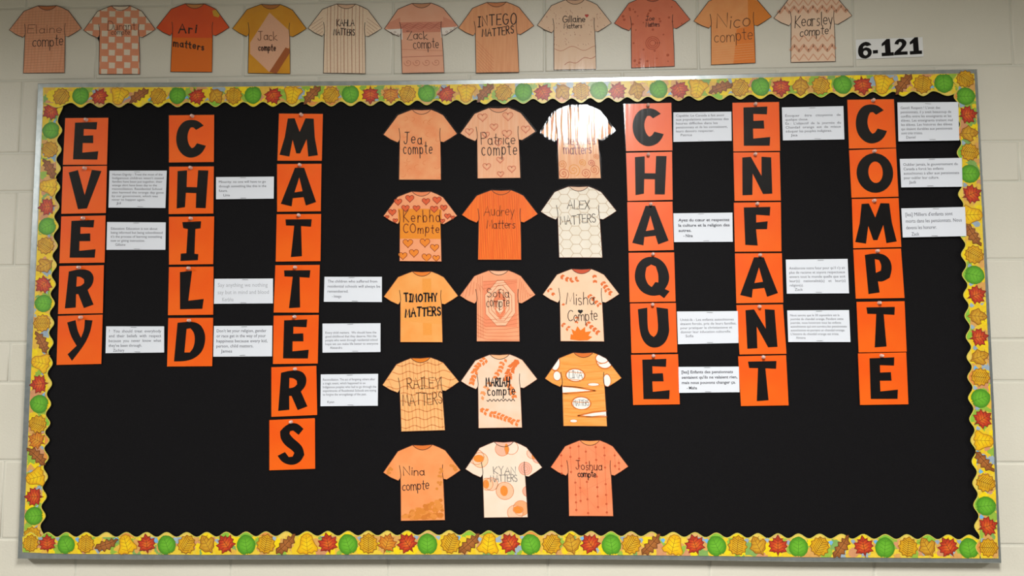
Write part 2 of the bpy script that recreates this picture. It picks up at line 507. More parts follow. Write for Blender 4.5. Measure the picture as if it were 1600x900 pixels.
bot_l = seqs([49,75,104,135,167,198,230,261,292,324,354,385,416,447,480,513,544,576,605,637,668,704,733,763,797,829,862,893,923,955,986,1017,1052,1086,1119,1152,1184,1215,1247,1280,1314,1349,1382,1418,1448,1481,1513],
             'orgobyrgocrgobyrgomrgobyrgocrgobyrgocrgobrgocrg')
right_l = seqs([124,151,180,209,238,272,304,336,367,398,430,461,494,527,558,589,622,655,688,721,754,790,822,855], 'ogrcogrybogrcrcogrybogro')
border('autumn leaf paper border with scalloped edge along the top of the board', True, top_l,
       [(68,137),(300,136.5),(500,134.5),(700,132.5),(900,128.5),(1100,124),(1300,118.5),(1521,115)],
       [(68,169),(150,168.5),(500,167),(700,164.5),(900,161.5),(1100,157.5),(1300,152.5),(1500,150)], 7.5, -1, YB - 0.0022, 1, (68, 1503))
border('autumn leaf paper border with scalloped edge along the bottom of the board', True, bot_l,
       [(36,862.5),(100,865),(300,866.5),(700,866),(1000,867),(1250,870),(1558,872.5)],
       [(36,831),(300,831),(447,829.7),(700,828),(1000,830),(1200,833),(1500,835)], 7.5, 1, YB - 0.0022, 2, (36, 1530))
border('autumn leaf paper border with scalloped edge down the left side of the board', False, left_l,
       [(140,68.5),(300,62),(460,54.5),(640,46),(820,38),(862,36.2)],
       [(160,99),(204,97.5),(354,92),(474,86),(600,81.5),(746,75),(808,71.5),(862,69)], 7.5, -1, YB - 0.0006, 3, (140, 861))
border('autumn leaf paper border with scalloped edge down the right side of the board', False, right_l,
       [(115,1521),(236,1528.5),(304,1532),(461,1539),(600,1546),(754,1554),(872,1559)],
       [(115,1487),(150,1489),(236,1494),(304,1496),(430,1502),(527,1508),(622,1511.5),(722,1517),(821,1521),(872,1524)], 7.5, 1, YB - 0.0032, 4, (115.5, 872))

# ------------------------------------------------------------------ letter cards
E_ = [(.235,.10),(.748,.09),(.735,.25),(.443,.235),(.443,.381),(.664,.375),(.672,.54),(.43,.537),(.432,.744),(.794,.715),(.779,.893),(.225,.886)]
GL = {
 'E': (E_, None, 0),
 'V': ([(.137,.132),(.344,.083),(.515,.618),(.663,.083),(.878,.111),(.574,.896),(.374,.91)], None, 0),
 'R': ([(.217,.119),(.379,.085),(.5625,.078),(.69,.112),(.765,.20),(.782,.30),(.745,.42),(.65,.512),(.79,.817),(.577,.885),(.445,.593),(.393,.593),(.393,.871),(.151,.885)],
       [(.40,.227),(.489,.234),(.5625,.288),(.57,.363),(.504,.424),(.393,.437)], 1),
 'Y': ([(.212,.138),(.396,.097),(.45,.32),(.53,.46),(.60,.30),(.608,.097),(.777,.111),(.74,.34),(.615,.60),(.344,.923),(.242,.789),(.44,.62),(.30,.42)], None, 1),
 'C': ([(.771,.226),(.655,.128),(.509,.094),(.327,.128),(.2,.281),(.153,.49),(.189,.698),(.309,.851),(.473,.917),(.655,.872),(.764,.774),(.822,.656),(.625,.601),(.567,.684),(.509,.705),(.444,.635),(.407,.49),(.429,.351),(.48,.267),(.538,.26),(.604,.316)], None, 1),
 'H': ([(.19,.094),(.403,.08),(.396,.434),(.63,.442),(.652,.08),(.88,.087),(.828,.885),(.608,.878),(.615,.565),(.381,.555),(.366,.858),(.18,.885)], None, 0),
 'I': ([(.298,.115),(.713,.10),(.705,.247),(.589,.26),(.575,.78),(.662,.788),(.655,.913),(.262,.927),(.269,.774),(.393,.767),(.422,.26),(.32,.24)], None, 0),
 'L': ([(.25,.108),(.52,.081),(.447,.705),(.789,.671),(.76,.875),(.265,.881)], None, 0),
 'D': ([(.21,.098),(.50,.071),(.70,.118),(.81,.264),(.844,.449),(.785,.686),(.61,.838),(.393,.895),(.153,.895)],
       [(.414,.226),(.50,.213),(.582,.297),(.61,.449),(.58,.618),(.50,.713),(.378,.713)], 1),
 'M': ([(.205,.105),(.36,.098),(.484,.389),(.608,.098),(.795,.105),(.83,.50),(.911,.884),(.694,.913),(.647,.542),(.508,.847),(.422,.847),(.329,.556),(.267,.913),(.043,.876),(.15,.50)], None, 0),
 'A': ([(.403,.082),(.612,.082),(.891,.806),(.659,.878),(.605,.70),(.357,.72),(.333,.892),(.085,.835)], [(.504,.283),(.395,.60),(.581,.575)], 0),
 'T': ([(.2,.111),(.792,.111),(.777,.269),(.554,.254),(.585,.892),(.338,.907),(.4,.247),(.215,.24)], None, 0),
 'S': ([(.748,.205),(.642,.105),(.523,.074),(.361,.114),(.237,.233),(.243,.375),(.346,.517),(.50,.616),(.548,.673),(.511,.744),(.424,.75),(.343,.648),(.181,.716),(.268,.835),(.408,.90),(.548,.909),(.688,.844),(.766,.716),(.735,.574),(.642,.474),(.511,.375),(.442,.29),(.455,.239),(.523,.227),(.642,.318)], None, 1),
 'Q': ([(.48,.076),(.655,.112),(.81,.245),(.884,.462),(.86,.625),(.775,.745),(.876,.79),(.752,.93),(.66,.863),(.48,.885),(.267,.805),(.14,.625),(.116,.444),(.178,.245),(.306,.119)],
       [(.488,.242),(.589,.282),(.643,.444),(.636,.61),(.57,.60),(.49,.70),(.403,.643),(.341,.48),(.384,.30)], 1),
 'U': ([(.168,.118),(.374,.089),(.366,.496),(.412,.632),(.496,.682),(.565,.632),(.603,.496),(.573,.082),(.824,.118),(.832,.425),(.84,.604),(.748,.8),(.595,.896),(.424,.896),(.27,.782),(.19,.568)], None, 1),
 'N': ([(.188,.107),(.373,.092),(.596,.489),(.604,.092),(.812,.107),(.819,.857),(.619,.864),(.404,.4375),(.388,.879),(.173,.886)], None, 0),
 'F': ([(.21,.10),(.775,.094),(.76,.273),(.469,.252),(.469,.41),(.714,.388),(.698,.547),(.462,.547),(.492,.878),(.225,.863)], None, 0),
 'O': (circle(.523, .498, .39, .413, 28), circle(.538, .483, .155, .225, 20), 0),
 'P': ([(.235,.115),(.407,.087),(.63,.10),(.76,.224),(.787,.404),(.724,.585),(.575,.664),(.474,.657),(.496,.88),(.265,.91)], [(.437,.202),(.526,.224),(.571,.332),(.549,.44),(.444,.484)], 1),
}
def pin_mesh():
    prof = [(0, -.0105), (.0030, -.0102), (.0040, -.0092), (.0040, -.0080), (.0026, -.0070), (.0023, -.0045), (.0032, -.0028), (.0046, -.0020), (.0046, -.0008), (.0010, -.0004)]
    n = 12; v = []; f = []
    for r, y in prof:
        for i in range(n):
            a = 2*math.pi*i/n; v.append((r*math.cos(a), y, r*math.sin(a)))
    for k in range(len(prof)-1):
        for i in range(n): f.append((k*n+i, k*n+(i+1) % n, (k+1)*n+(i+1) % n, (k+1)*n+i))
    me = bpy.data.meshes.new('pushpin'); me.from_pydata(v, [], f); me.materials.append(M_PIN)
    for p in me.polygons: p.use_smooth = True
    return me
PIN = pin_mesh()
CARDS = [
 ('EVERY', 'the leftmost column', [
  ('E', (102,184.6),(169.2,184),(167,257.2),(98.4,257.4)), ('V', (98.4,260),(167,259),(165.4,332.8),(95.8,334)),
  ('E', (95.8,338.2),(164.9,336.7),(163.3,410.2),(92.8,411.2)), ('R', (92.8,415.8),(162.3,414.3),(160.5,489.4),(90.7,490.7)),
  ('Y', (90.7,493.7),(160.3,491.5),(158.2,568.6),(88.4,570.2))]),
 ('CHILD', 'the second column', [
  ('C', (264,180.2),(334.6,179.5),(334,253),(264,253.8)), ('H', (264.5,260.5),(334,260),(333.3,333.6),(263.5,334.4)),
  ('I', (264,338.7),(334.6,338.2),(333,412.7),(264,413.5)), ('L', (264,417.3),(333.6,416.6),(333,491.7),(262.5,492.5)),
  ('D', (263,497),(333,496.6),(331.5,572.2),(261,572.7))]),
 ('MATTERS', 'the third column', [
  ('M', (436,177.5),(504.4,178),(502.8,251),(433.5,251)), ('A', (433,256.4),(502.3,255.9),(501.2,330),(433,330.8)),
  ('T', (432.4,334.8),(501.7,334.3),(500.7,408),(430.8,408.7)), ('T', (430.3,414.4),(499.6,413.9),(498,488.5),(427.6,488.3)),
  ('E', (427.6,493.3),(498,492),(496.4,568),(426.5,568.8)), ('R', (424,573.8),(494.2,571.6),(495.6,648.4),(424,651.3)),
  ('S', (420.9,656.4),(492,653.3),(492.4,732.4),(420.9,734.9))]),
 ('CHAQUE', 'the column right of shirts', [
  ('C', (975,162.8),(1048.9,160.6),(1050.6,235),(978.3,236.1)), ('H', (978.3,238.9),(1050,237.2),(1051,312.2),(980.6,313.9)),
  ('A', (980,315.8),(1050.6,315),(1052.8,390.6),(982.2,392.2)), ('Q', (982.2,395),(1053.3,394.4),(1055.6,471.1),(983.9,472.2)),
  ('U', (984.4,474.2),(1056,473.3),(1058.3,550.6),(986.7,551.7)), ('E', (986,554.4),(1059.4,553.3),(1062.2,631.7),(989.4,632.8))]),
 ('ENFANT', 'the second last column', [
  ('E', (1144.4,160.6),(1217.2,159.4),(1218.9,235.6),(1146,236.7)), ('N', (1146,238.3),(1218.3,237.8),(1220,313.3),(1147.8,313.9)),
  ('F', (1146.7,316.7),(1220,315.8),(1221,392.8),(1148.3,393.3)), ('A', (1148.3,396),(1221.7,395.6),(1223.9,472.8),(1150.6,473.9)),
  ('N', (1150.6,476.7),(1223.3,475.6),(1228.9,552.8),(1155.6,553.9)), ('T', (1153.3,556.7),(1228.3,555),(1232.2,633.3),(1157.8,634.4))]),
 ('COMPTE', 'the rightmost column', [
  ('C', (1323.9,156),(1396.7,155),(1400,230.6),(1326.7,232.2)), ('O', (1326.7,234.7),(1400,231.7),(1403.9,307.2),(1330.6,308.9)),
  ('M', (1331,311),(1403.9,309.4),(1408.3,386),(1333.3,387.8)), ('P', (1333.3,390),(1407.8,388.3),(1413.3,465.6),(1337.2,466.7)),
  ('T', (1338.3,471.7),(1413.3,470.6),(1416.7,549.4),(1341.7,550.6)), ('E', (1340.6,552.2),(1416,550.6),(1419.4,631.7),(1343.9,632.8))]),
]
rnd = random.Random(5)
ORD = ['top', 'second from top', 'third from top', 'fourth from top', 'fifth from top', 'sixth from top', 'bottom']
for word, where, cards in CARDS:
    for i, (ch, *q) in enumerate(cards):
        fn = quad_map(q)
        c = fn(.5, .5); y = YB
        pos = 'bottom' if i == len(cards)-1 else ORD[i]
        t = thing('letter_card', f'orange card with black letter {ch}, {pos} card of {where}', 'letter card', (c[0], y, c[1]), f'orange letter cards spelling {word}')
        og = tuple(t.location)
        pm = PM(og, fn); pm.slab([(0,0),(1,0),(1,1),(0,1)], y, y + 0.0004, (250, 98, 28)); pm.build('card', M_ORANGE, t)
        outl, hole, sm = GL[ch]
        if sm: outl = smooth(outl); hole = smooth(hole) if hole else None
        pm = PM(og, fn); pm.slab(outl, y - 0.0004, y - 0.0001, (20,16,16), [hole] if hole else ()); pm.build('letter', M_LETTER, t)
        pm = PM(og, fn); e = .012
        pm.poly([(-e,-e),(1+e,-e),(1+e,1+e),(-e,1+e)], y - 0.0009, (255,255,255)); pm.build('laminate_film', M_FILM_CARD, t)
        p = fn(.5 + rnd.uniform(-.04, .04), .04 + rnd.uniform(-.015, .015))
        o = link('pushpin', PIN, t); o.location = (p[0]-og[0], -0.0009, p[1]-og[2])

# ------------------------------------------------------------------ printed notes
def text_tris(body, bold=0.0):
    cu = bpy.data.curves.new('txt', 'FONT'); cu.body = body; cu.resolution_u = 2; cu.offset = bold; cu.size = 1
    ob = bpy.data.objects.new('txt', cu); COL.objects.link(ob)
    dg = bpy.context.evaluated_depsgraph_get()
    me = bpy.data.meshes.new_from_object(ob.evaluated_get(dg))
    v = [(p.co.x, p.co.y) for p in me.vertices]; f = [tuple(p.vertices) for p in me.polygons]
    bpy.data.objects.remove(ob); bpy.data.curves.remove(cu); bpy.data.meshes.remove(me)
    return v, f
def put_text(pm, body, u0, u1, vb, hu, y, col, bold=0.0, slope=0.0):
    """printed line from u0 to u1 with baseline at vb; hu = em height in drawing units"""
    v, f = text_tris(body, bold)
    if not v: return
    a = min(p[0] for p in v); b = max(p[0] for p in v)
    k = pm._push([pm.fn(u0 + (p[0]-a)/(b-a)*(u1-u0), vb - p[1]*hu + slope*(p[0]-a)/(b-a)) for p in v], y, lin(col))
    for t in f: pm.f.append(tuple(k + i for i in t))

GREY = (92, 92, 104)
NOTES = [
 ('beside the V card of the leftmost column', [(171,266.6),(260.5,266.6),(258.4,325),(169.5,324.4)], .115, .097, .055, GREY, .0,
  [('Human Dignity - Treat the most of the', .93), ('Indigenous children wasn\'t stated', .95), ('families have been put together, their', .93), ('orange shirt have been day to the', .84),
   ('reconciliation. Residential School', .93), ('also harmed the orange day gone', .96), ('by our government, which was', .86), ('never to happen again.', .64), ('~Jil', .2)]),
 ('beside the lower E card of the leftmost column', [(167.4,346.9),(259,347.4),(258.4,390.3),(166.4,390.3)], .25, .145, .07, GREY, .0,
  [('Education: Education is not about', .86), ('being informed but being subordinated', .95), ("it's the process of learning something", .94), ('new or giving instruction.', .65), ('~Gillaine', .32)]),
 ('beside the Y card of the leftmost column', [(165.9,509.9),(256.4,509.9),(256.4,550.8),(164.9,551.8)], .20, .18, .05, GREY, .0,
  [('?   You  should  treat  everybody', .95), ('and  their  beliefs  with  respect', .95), ('because  you  never  know  what', .95), ("they've been through.", .62), ('~Zachary', .32)]),
 ('between the H and A cards, short three-line text', [(337.5,276.7),(428,276),(427.6,310.3),(337.5,311.3)], .24, .20, .05, (72,72,84), .0,
  [('Minority: no one will have to go', .86), ('through something like this in the', .87), ('future.', .2), ('~Lina', .24)]),
 ('between the L and T cards, with very faded grey text', [(335.3,435.7),(426.5,435.2),(426.5,474),(334.3,474.7)], .28, .29, .06, (176,178,186), .0,
  [('Say anything we nothing', .91), ('say but in mind and blood', .93), ('~Kerbha', .33)]),
 ('between the D and lower T cards of the left columns', [(334.3,509.3),(425.5,508.8),(425,556.8),(333.2,557.3)], .18, .165, .05, (78,78,90), .0,
  [("Don't let your religion, gender", .90), ('or race get in the way of your', .89), ('happiness because every kid,', .92), ('person, child matters.', .68), ('~James', .32)]),
 ('right of the lower T card of the third column', [(507,432.5),(596.7,432.5),(596.7,472),(506,471.5)], .20, .20, .06, (84,84,100), .0,
  [('The children who suffered from', .92), ('residential schools will always be', .97), ('remembered.', .42), ('- Intego', .30)]),
 ('right of the E card of the third column', [(503.9,505.6),(594.5,505),(594.5,550),(503.9,551)], .33, .13, .05, GREY, .0,
  [('Every child matters.  We should have the', .93), ('good childhood that they deserve. Not the', .93), ('people who went through residential school', .95), ('hope we can make life better to everyone', .96), ('~Alexandra', .34)]),
 ('right of the R card of the third column', [(501.2,585),(590.8,584),(590.3,634),(500.7,634.7)], .18, .117, .04, GREY, .0,
  [('Reconciliation. The act of forgiving others after', .95), ('a tragic event, which happened to an', .78), ('Indigenous peoples who had to go through the', .97), ('experiments of Residential Schools are trying', .97), ('to forgive the wrongdoings of the past.', .80), ('', 0), ('~Kyan', .24)]),
 ('between the C card and E card, right of the shirts', [(1052.2,175.6),(1142.8,174.4),(1143.3,220),(1052.2,221.7)], .13, .132, .045, GREY, .0,
  [('Capable: Le Canada a fait avoir', .88), ('aux populations autochtones des', .95), ('heures difficiles dans les', .76), ('pensionnats et ils les connaissent,', .93), ('leurs devoirs respecter.', .70), ('~Patrice', .32)]),
 ('beside the A card right of the shirts, with bold text', [(1052.2,333.3),(1144.4,332.2),(1145,377.8),(1053.3,378.3)], .26, .18, .08, (62,62,74), .02,
  [('Ayez du cœur et respectez', .95), ('la culture et la religion des', .95), ('autres.', .30), ('- Nina', .32)]),
 ('beside the U card right of the shirts', [(1057.8,486.7),(1152.8,486),(1153.9,536),(1059.4,537.8)], .27, .125, .05, GREY, .0,
  [('Unité-là - Les enfants autochtones', .93), ('étaient forcés, pris de leurs familles,', .97), ('pour pratiquer le christianisme et', .90), ('donner leur éducation culturelle.', .88), ('~Sofia', .26)]),
 ('beside the lowest E card right of the shirts, bold text', [(1060,573.3),(1154.4,572.8),(1155.6,612.8),(1061,613.9)], .22, .205, .05, (66,66,76), .018,
  [('[les] Enfants des pensionnats', .90), ("sentaient qu'ils ne valaient rien,", .97), ('mais nous pouvons changer ça.', .94), ('- Misha', .30)]),
 ('between the E card and C card at top right', [(1221.7,167.8),(1317.8,165.8),(1319.4,217.8),(1223.3,219.4)], .27, .118, .05, GREY, .0,
  [('Évoquer    être   citoyenne   de', .95), ('quelque chose.', .42), ("Ex :  L'objectif  de  la  journée  du", .95), ('Chandail  orange  est  de  mieux', .95), ('éduquer les peuples indigènes.', .80), ('~Jea', .24)]),
 ('right of the A card in the second last column', [(1227.8,405.6),(1324.4,404.4),(1326.7,458.3),(1229.4,458.9)], .27, .125, .05, GREY, .0,
  [("Améliorons notre futur pour qu'il n'y ait", .95), ('plus de racisme et soyons respectueux', .95), ('envers tout le monde quelle que soit', .95), ('leur(s)   nationalité(s)   et   leur(s)', .95), ('religion(s).', .27), ('~Zack', .26)]),
 ('right of the lower N card in the second last column', [(1230,485),(1326.7,484.4),(1328.9,534.4),(1231.7,534.4)], .17, .118, .045, (84,84,96), .0,
  [('Nous savons que le 30 septembre est la', .84), ('journée du chandail orange. Pendant cette', .90), ('journée, nous honorons tous les enfants', .86), ('autochtones qui ont survécu les pensionnats', .95), ("autochtones et portent un chandail orange.", .92), ("L'histoire du chandail orange est triste.", .82), ('~Ximena', .28)]),
 ('at top right overlapping the leaf border, eight lines', [(1402.2,160),(1497.2,159.4),(1498.9,219.4),(1403.9,221)], .155, .108, .05, (84,84,96), .0,
  [("Gentil: Respect ! L'avait des", .70), ('pensionnats, il y avait beaucoup de', .88), ('conflits entre les enseignants et les', .88), ('élèves. Les enseignants traitent mal', .90), ('les élèves. Les histoires des élèves', .89), ('qui étaient durables aux pensionnats', .89), ('sont très tristes.', .40), ('~Daniel', .28)]),
 ('right of the O card, overlapping the leaf border', [(1406,248.3),(1502.8,246.7),(1503.9,291.7),(1408.3,292.8)], .22, .155, .05, (80,80,92), .0,
  [('Oublier jamais, le gouvernement du', .93), ('Canada a forcé les enfants', .70), ('autochtones à aller aux pensionnats', .95), ('pour oublier leur culture.', .62), ('~Jadi', .24)]),
 ('right of the rightmost M card, overlapping the leaf border', [(1408.3,325.6),(1507.8,323.3),(1510,368.9),(1410.6,371)], .24, .225, .06, (80,80,92), .0,
  [("[les] Milliers d'enfants sont", .80), ('morts dans les pensionnats. Nous', .94), ('devons les honorer.', .54), ('~Zack', .26)]),
]
for k, (where, q, v0, pitch, u0, col, bold, lines) in enumerate(NOTES):
    y = YB - (0.0048 if k >= len(NOTES) - 3 else 0.0012)
    fn = quad_map(q, y); c = fn(.5, .5)
    t = thing('paper_note', 'white printed note ' + where, 'note', (c[0], y, c[1]), 'typed notes pinned between the letter columns')
    og = tuple(t.location)
    pm = PM(og, fn); pm.slab([(0,0),(1,0),(1,1),(0,1)], y, y + 0.0003, (230,234,240)); pm.build('paper', M_NOTE, t)
    pm = PM(og, fn)
    for i, (s, w) in enumerate(lines):
        if not s: continue
        a = u0
        if i == len(lines)-1: s = s.replace('~', ''); a = u0 + .08
        h = pitch * .70 if len(lines) > 4 else pitch * .62
        put_text(pm, s, a, max(w, a + .08), v0 + pitch*i + h*.25, h*1.25, y - 0.0002, col, bold)
    pm.build('printed_text', M_PRINT, t)
    for vv in (.035, .965):
        pm = PM(og, fn); a = rnd.uniform(.42, .52)
        pm.line([(a, vv), (a + .09, vv + rnd.uniform(-.01, .01))], 0.0011, y - 0.0004, (150,150,155)); pm.build('staple', M_STAPLE, t)

# ------------------------------------------------------------------ handwriting strokes
def A_(cx, cy, rx, ry, a0, a1, n=9): return [(cx + rx*math.cos(math.radians(a0+(a1-a0)*i/(n-1))), cy + ry*math.sin(math.radians(a0+(a1-a0)*i/(n-1)))) for i in range(n)]
ST = {
 'A': (.8, [[(0,0),(.4,1),(.8,0)],[(.15,.38),(.65,.38)]]),
 'B': (.65, [[(0,0),(0,1)],[(0,1)]+A_(.3,.76,.3,.24,90,-90)+A_(.3,.26,.35,.26,90,-90)+[(0,0)]]),
 'C': (.7, [A_(.4,.5,.4,.5,50,310,13)]),
 'D': (.7, [[(0,0),(0,1)],[(0,1)]+A_(.25,.5,.45,.5,90,-90)+[(0,0)]]),
 'E': (.6, [[(.6,1),(0,1),(0,0),(.6,0)],[(0,.52),(.5,.52)]]),
 'G': (.75, [A_(.4,.5,.4,.5,50,340,13)+[(.78,.45),(.45,.45)]]),
 'H': (.7, [[(0,0),(0,1)],[(.7,0),(.7,1)],[(0,.5),(.7,.5)]]),
 'I': (.3, [[(.15,0),(.15,1)],[(0,1),(.3,1)],[(0,0),(.3,0)]]),
 'J': (.6, [[(.1,1),(.6,1)],[(.38,1),(.38,.25)]+A_(.19,.25,.19,.25,0,-170)]),
 'K': (.65, [[(0,0),(0,1)],[(.6,1),(.02,.45),(.65,0)]]),
 'L': (.55, [[(0,1),(0,0),(.55,0)]]),
 'M': (.85, [[(0,0),(.1,1),(.42,.22),(.74,1),(.85,0)]]),
 'N': (.7, [[(0,0),(0,1),(.7,0),(.7,1)]]),
 'O': (.8, [A_(.4,.5,.4,.5,90,450,16)]),
 'P': (.62, [[(0,0),(0,1)]+A_(.3,.75,.32,.25,90,-90)+[(0,.5)]]),
 'R': (.65, [[(0,0),(0,1)]+A_(.3,.75,.3,.25,90,-90)+[(0,.5)],[(.2,.5),(.65,0)]]),
 'S': (.6, [A_(.32,.76,.26,.24,30,270,9)+A_(.3,.26,.28,.26,90,-150,9)]),
 'T': (.7, [[(0,1),(.7,1)],[(.35,1),(.35,0)]]),
 'X': (.65, [[(0,0),(.65,1)],[(0,1),(.65,0)]]),
 'Y': (.7, [[(0,1),(.35,.5),(.7,1)],[(.35,.5),(.35,0)]]),
 'Z': (.65, [[(0,1),(.62,1),(.03,0),(.65,0)]]),
 'a': (.5, [A_(.24,.28,.24,.28,45,405,13),[(.47,.58),(.47,.05),(.54,0)]]),
 'b': (.5, [[(0,1),(0,0)],A_(.24,.28,.24,.28,180,-180,13)]),
 'c': (.45, [A_(.25,.28,.25,.28,50,310,11)]),
 'd': (.5, [A_(.24,.28,.24,.28,0,360,13),[(.48,1),(.48,0)]]),
 'e': (.5, [[(.02,.3),(.47,.3)]+A_(.25,.3,.24,.28,0,310,12)]),
 'f': (.4, [A_(.32,.82,.16,.16,60,180,6)+[(.16,0)],[(0,.55),(.36,.55)]]),
 'g': (.5, [A_(.24,.3,.24,.26,0,360,13),[(.48,.56),(.48,-.2)]+A_(.26,-.2,.22,.16,0,-150,7)]),
 'h': (.48, [[(0,1),(0,0)],[(0,.35)]+A_(.23,.35,.22,.22,170,0,7)+[(.46,0)]]),
 'i': (.12, [[(.06,.56),(.06,0)],[(.06,.78),(.06,.84)]]),
 'k': (.45, [[(0,1),(0,0)],[(.4,.58),(.02,.25),(.45,0)]]),
 'l': (.12, [[(.06,1),(.06,0)]]),
 'm': (.8, [[(0,.56),(0,0)],[(0,.35)]+A_(.19,.36,.18,.2,170,0,6)+[(.38,0)],[(.38,.35)]+A_(.58,.36,.19,.2,170,0,6)+[(.78,0)]]),
 'n': (.45, [[(0,.56),(0,0)],[(0,.35)]+A_(.22,.34,.21,.22,170,0,7)+[(.43,0)]]),
 'o': (.5, [A_(.25,.28,.25,.28,90,450,13)]),
 'p': (.5, [[(0,.56),(0,-.36)],A_(.25,.28,.24,.28,180,-180,13)]),
 'r': (.35, [[(0,.56),(0,0)],[(0,.3)]+A_(.2,.34,.2,.2,170,50,5)]),
 's': (.38, [A_(.2,.42,.16,.14,40,270,7)+A_(.19,.14,.17,.14,90,-140,7)]),
 't': (.36, [[(.18,.9),(.18,.05),(.34,0)],[(0,.6),(.36,.6)]]),
 'u': (.46, [[(0,.56),(0,.2)]+A_(.21,.2,.21,.2,180,360,7)+[(.43,.56)],[(.44,.56),(.44,0)]]),
 'y': (.46, [[(0,.56),(.24,.04)],[(.46,.56),(.12,-.36)]]),
 ' ': (.4, []),
}
def write(pm, text, u0, u1, vb, h, w, col, y, seed=0, slope=0.0, asp=1.0):
    r = random.Random(seed * 77 + len(text))
    adv = 0; items = []; gap = .17 if w < .0024 else .34
    for ch in text:
        wd, st = ST.get(ch, ST[' '])
        items.append((adv, st)); adv += wd + gap
    adv -= gap; sx = (u1 - u0) / adv
    for x0, st in items:
        dz = r.uniform(-.05, .05); sk = r.uniform(-.06, .10); sh = r.uniform(.93, 1.07)
        for s in st:
            P = []
            for (a, b) in s:
                a2 = (x0 + a + sk*b) * sx; P.append((u0 + a2, vb - (b*sh + dz)*h + slope*a2/(u1-u0)))
            pm.line(P, w, y, col)

# ------------------------------------------------------------------ paper shirts
cl, cr = .39, .646
SHIRT = [(cl, .0), (.30, .035), (.195, .08), (.10, .215), (0, .357), (.095, .425), (.193, .47), (.222, .43), (.218, .70), (.214, 1.0), (.50, 1.0), (.781, 1.0), (.779, .72), (.774, .455),
         (.818, .467), (.91, .41), (1.0, .346), (.905, .21), (.812, .08), (.73, .035), (cr, .0), (.518, .008)]
BODY = [(cl, 0), (.195, .08), (.222, .43), (.214, 1), (.781, 1), (.774, .455), (.812, .08), (cr, 0)]
NECK = [(cl, .0)] + [(cl + (cr-cl)*(i/8), .068*math.sin(math.pi*i/8)**.75) for i in range(1, 8)] + [(cr, .0)]
ANC = [(0, .357), (1.0, .346), (.214, 1), (.781, 1), (cl, 0), (cr, 0)]

def affine(src, dst):
    def solve(vals):
        Mx = [[0.0]*4 for _ in range(3)]
        for (a, b), t in zip(src, vals):
            r = (a, b, 1.0)
            for i in range(3):
                for j in range(3): Mx[i][j] += r[i]*r[j]
                Mx[i][3] += r[i]*t
        for i in range(3):
            p = Mx[i][i]
            for j in range(4): Mx[i][j] /= p
            for k in range(3):
                if k != i:
                    f = Mx[k][i]
                    for j in range(4): Mx[k][j] -= f*Mx[i][j]
        return [Mx[i][3] for i in range(3)]
    X = solve([d[0] for d in dst]); Z = solve([d[1] for d in dst])
    return lambda u, v: (X[0]*u + X[1]*v + X[2], Z[0]*u + Z[1]*v + Z[2])

def in_shirt(p): return inside(p, SHIRT) and not inside(p, NECK)
def runs(pts, test=in_shirt, step=.012):
    P = []
    for a, b in zip(pts, pts[1:]):
        n = max(1, int(math.hypot(b[0]-a[0], b[1]-a[1]) / step))
        P += [(a[0]+(b[0]-a[0])*i/n, a[1]+(b[1]-a[1])*i/n) for i in range(n)]
    P.append(pts[-1]); out = []; cur = []
    for p in P:
        if test(p): cur.append(p)
        else:
            if len(cur) > 1: out.append(cur)
            cur = []
    if len(cur) > 1: out.append(cur)
    return out
class Draw:
    def __init__(s, pm, y): s.pm = pm; s.y = y; s.n = 0
    def ln(s, pts, w=.0016, col=(200,110,60), clip=True):
        for r in (runs(pts) if clip else [pts]): s.pm.line(r, w, s.y - .00012, col)
    def fill(s, pts, col):
        s.n += 1
        q = clip_convex(SHIRT, pts)
        if q: s.pm.poly(q, s.y - .00002 - .000002*s.n, col)
    def blob(s, pts, col):
        s.n += 1
        s.pm.poly(pts, s.y - .00002 - .000002*s.n, col)
    def heart(s, cx, cy, r, col, fillc=None, w=.0018):
        P = [(cx + r*.062*16*math.sin(t)**3, cy - r*.062*(13*math.cos(t)-5*math.cos(2*t)-2*math.cos(3*t)-math.cos(4*t))) for t in [2*math.pi*i/18 for i in range(18)]]
        if fillc: s.blob(P, fillc)
        s.ln(P + [P[0]], w, col)
    def ring(s, cx, cy, r, col, w=.0018, ry=None): 
        c = circle(cx, cy, r, ry, 22); s.ln(c + [c[0]], w, col)
    def spiral(s, cx, cy, r, col, w=.0016, turns=2.2):
        n = 28; s.ln([(cx + r*i/n*math.cos(turns*6.283*i/n), cy + r*i/n*math.sin(turns*6.283*i/n)) for i in range(n+1)], w, col)
    def sprig(s, pts, col, size=.035, stem=None, gap=.035):
        rr = random.Random(len(pts)*7 + int(pts[0][0]*100)); size *= 1.35; gap *= 1.5
        if stem: s.ln(pts, .0012, stem)
        k = 0
        for a, b in zip(pts, pts[1:]):
            L = math.hypot(b[0]-a[0], b[1]-a[1]); n = max(1, int(L/gap)); ang = math.atan2(b[1]-a[1], b[0]-a[0])
            for i in range(n):
                x = a[0]+(b[0]-a[0])*i/n; y = a[1]+(b[1]-a[1])*i/n
                for sg in (1, -1):
                    t = ang + sg*.62 + rr.uniform(-.3,.3)
                    tx, ty = x+size*math.cos(t), y+size*math.sin(t)
                    nx, ny = -math.sin(t)*size*.34, math.cos(t)*size*.34
                    P = [(x,y),((x+tx)/2+nx,(y+ty)/2+ny),(tx,ty),((x+tx)/2-nx,(y+ty)/2-ny)]
                    if all(in_shirt(p) for p in P): s.blob(P, col)

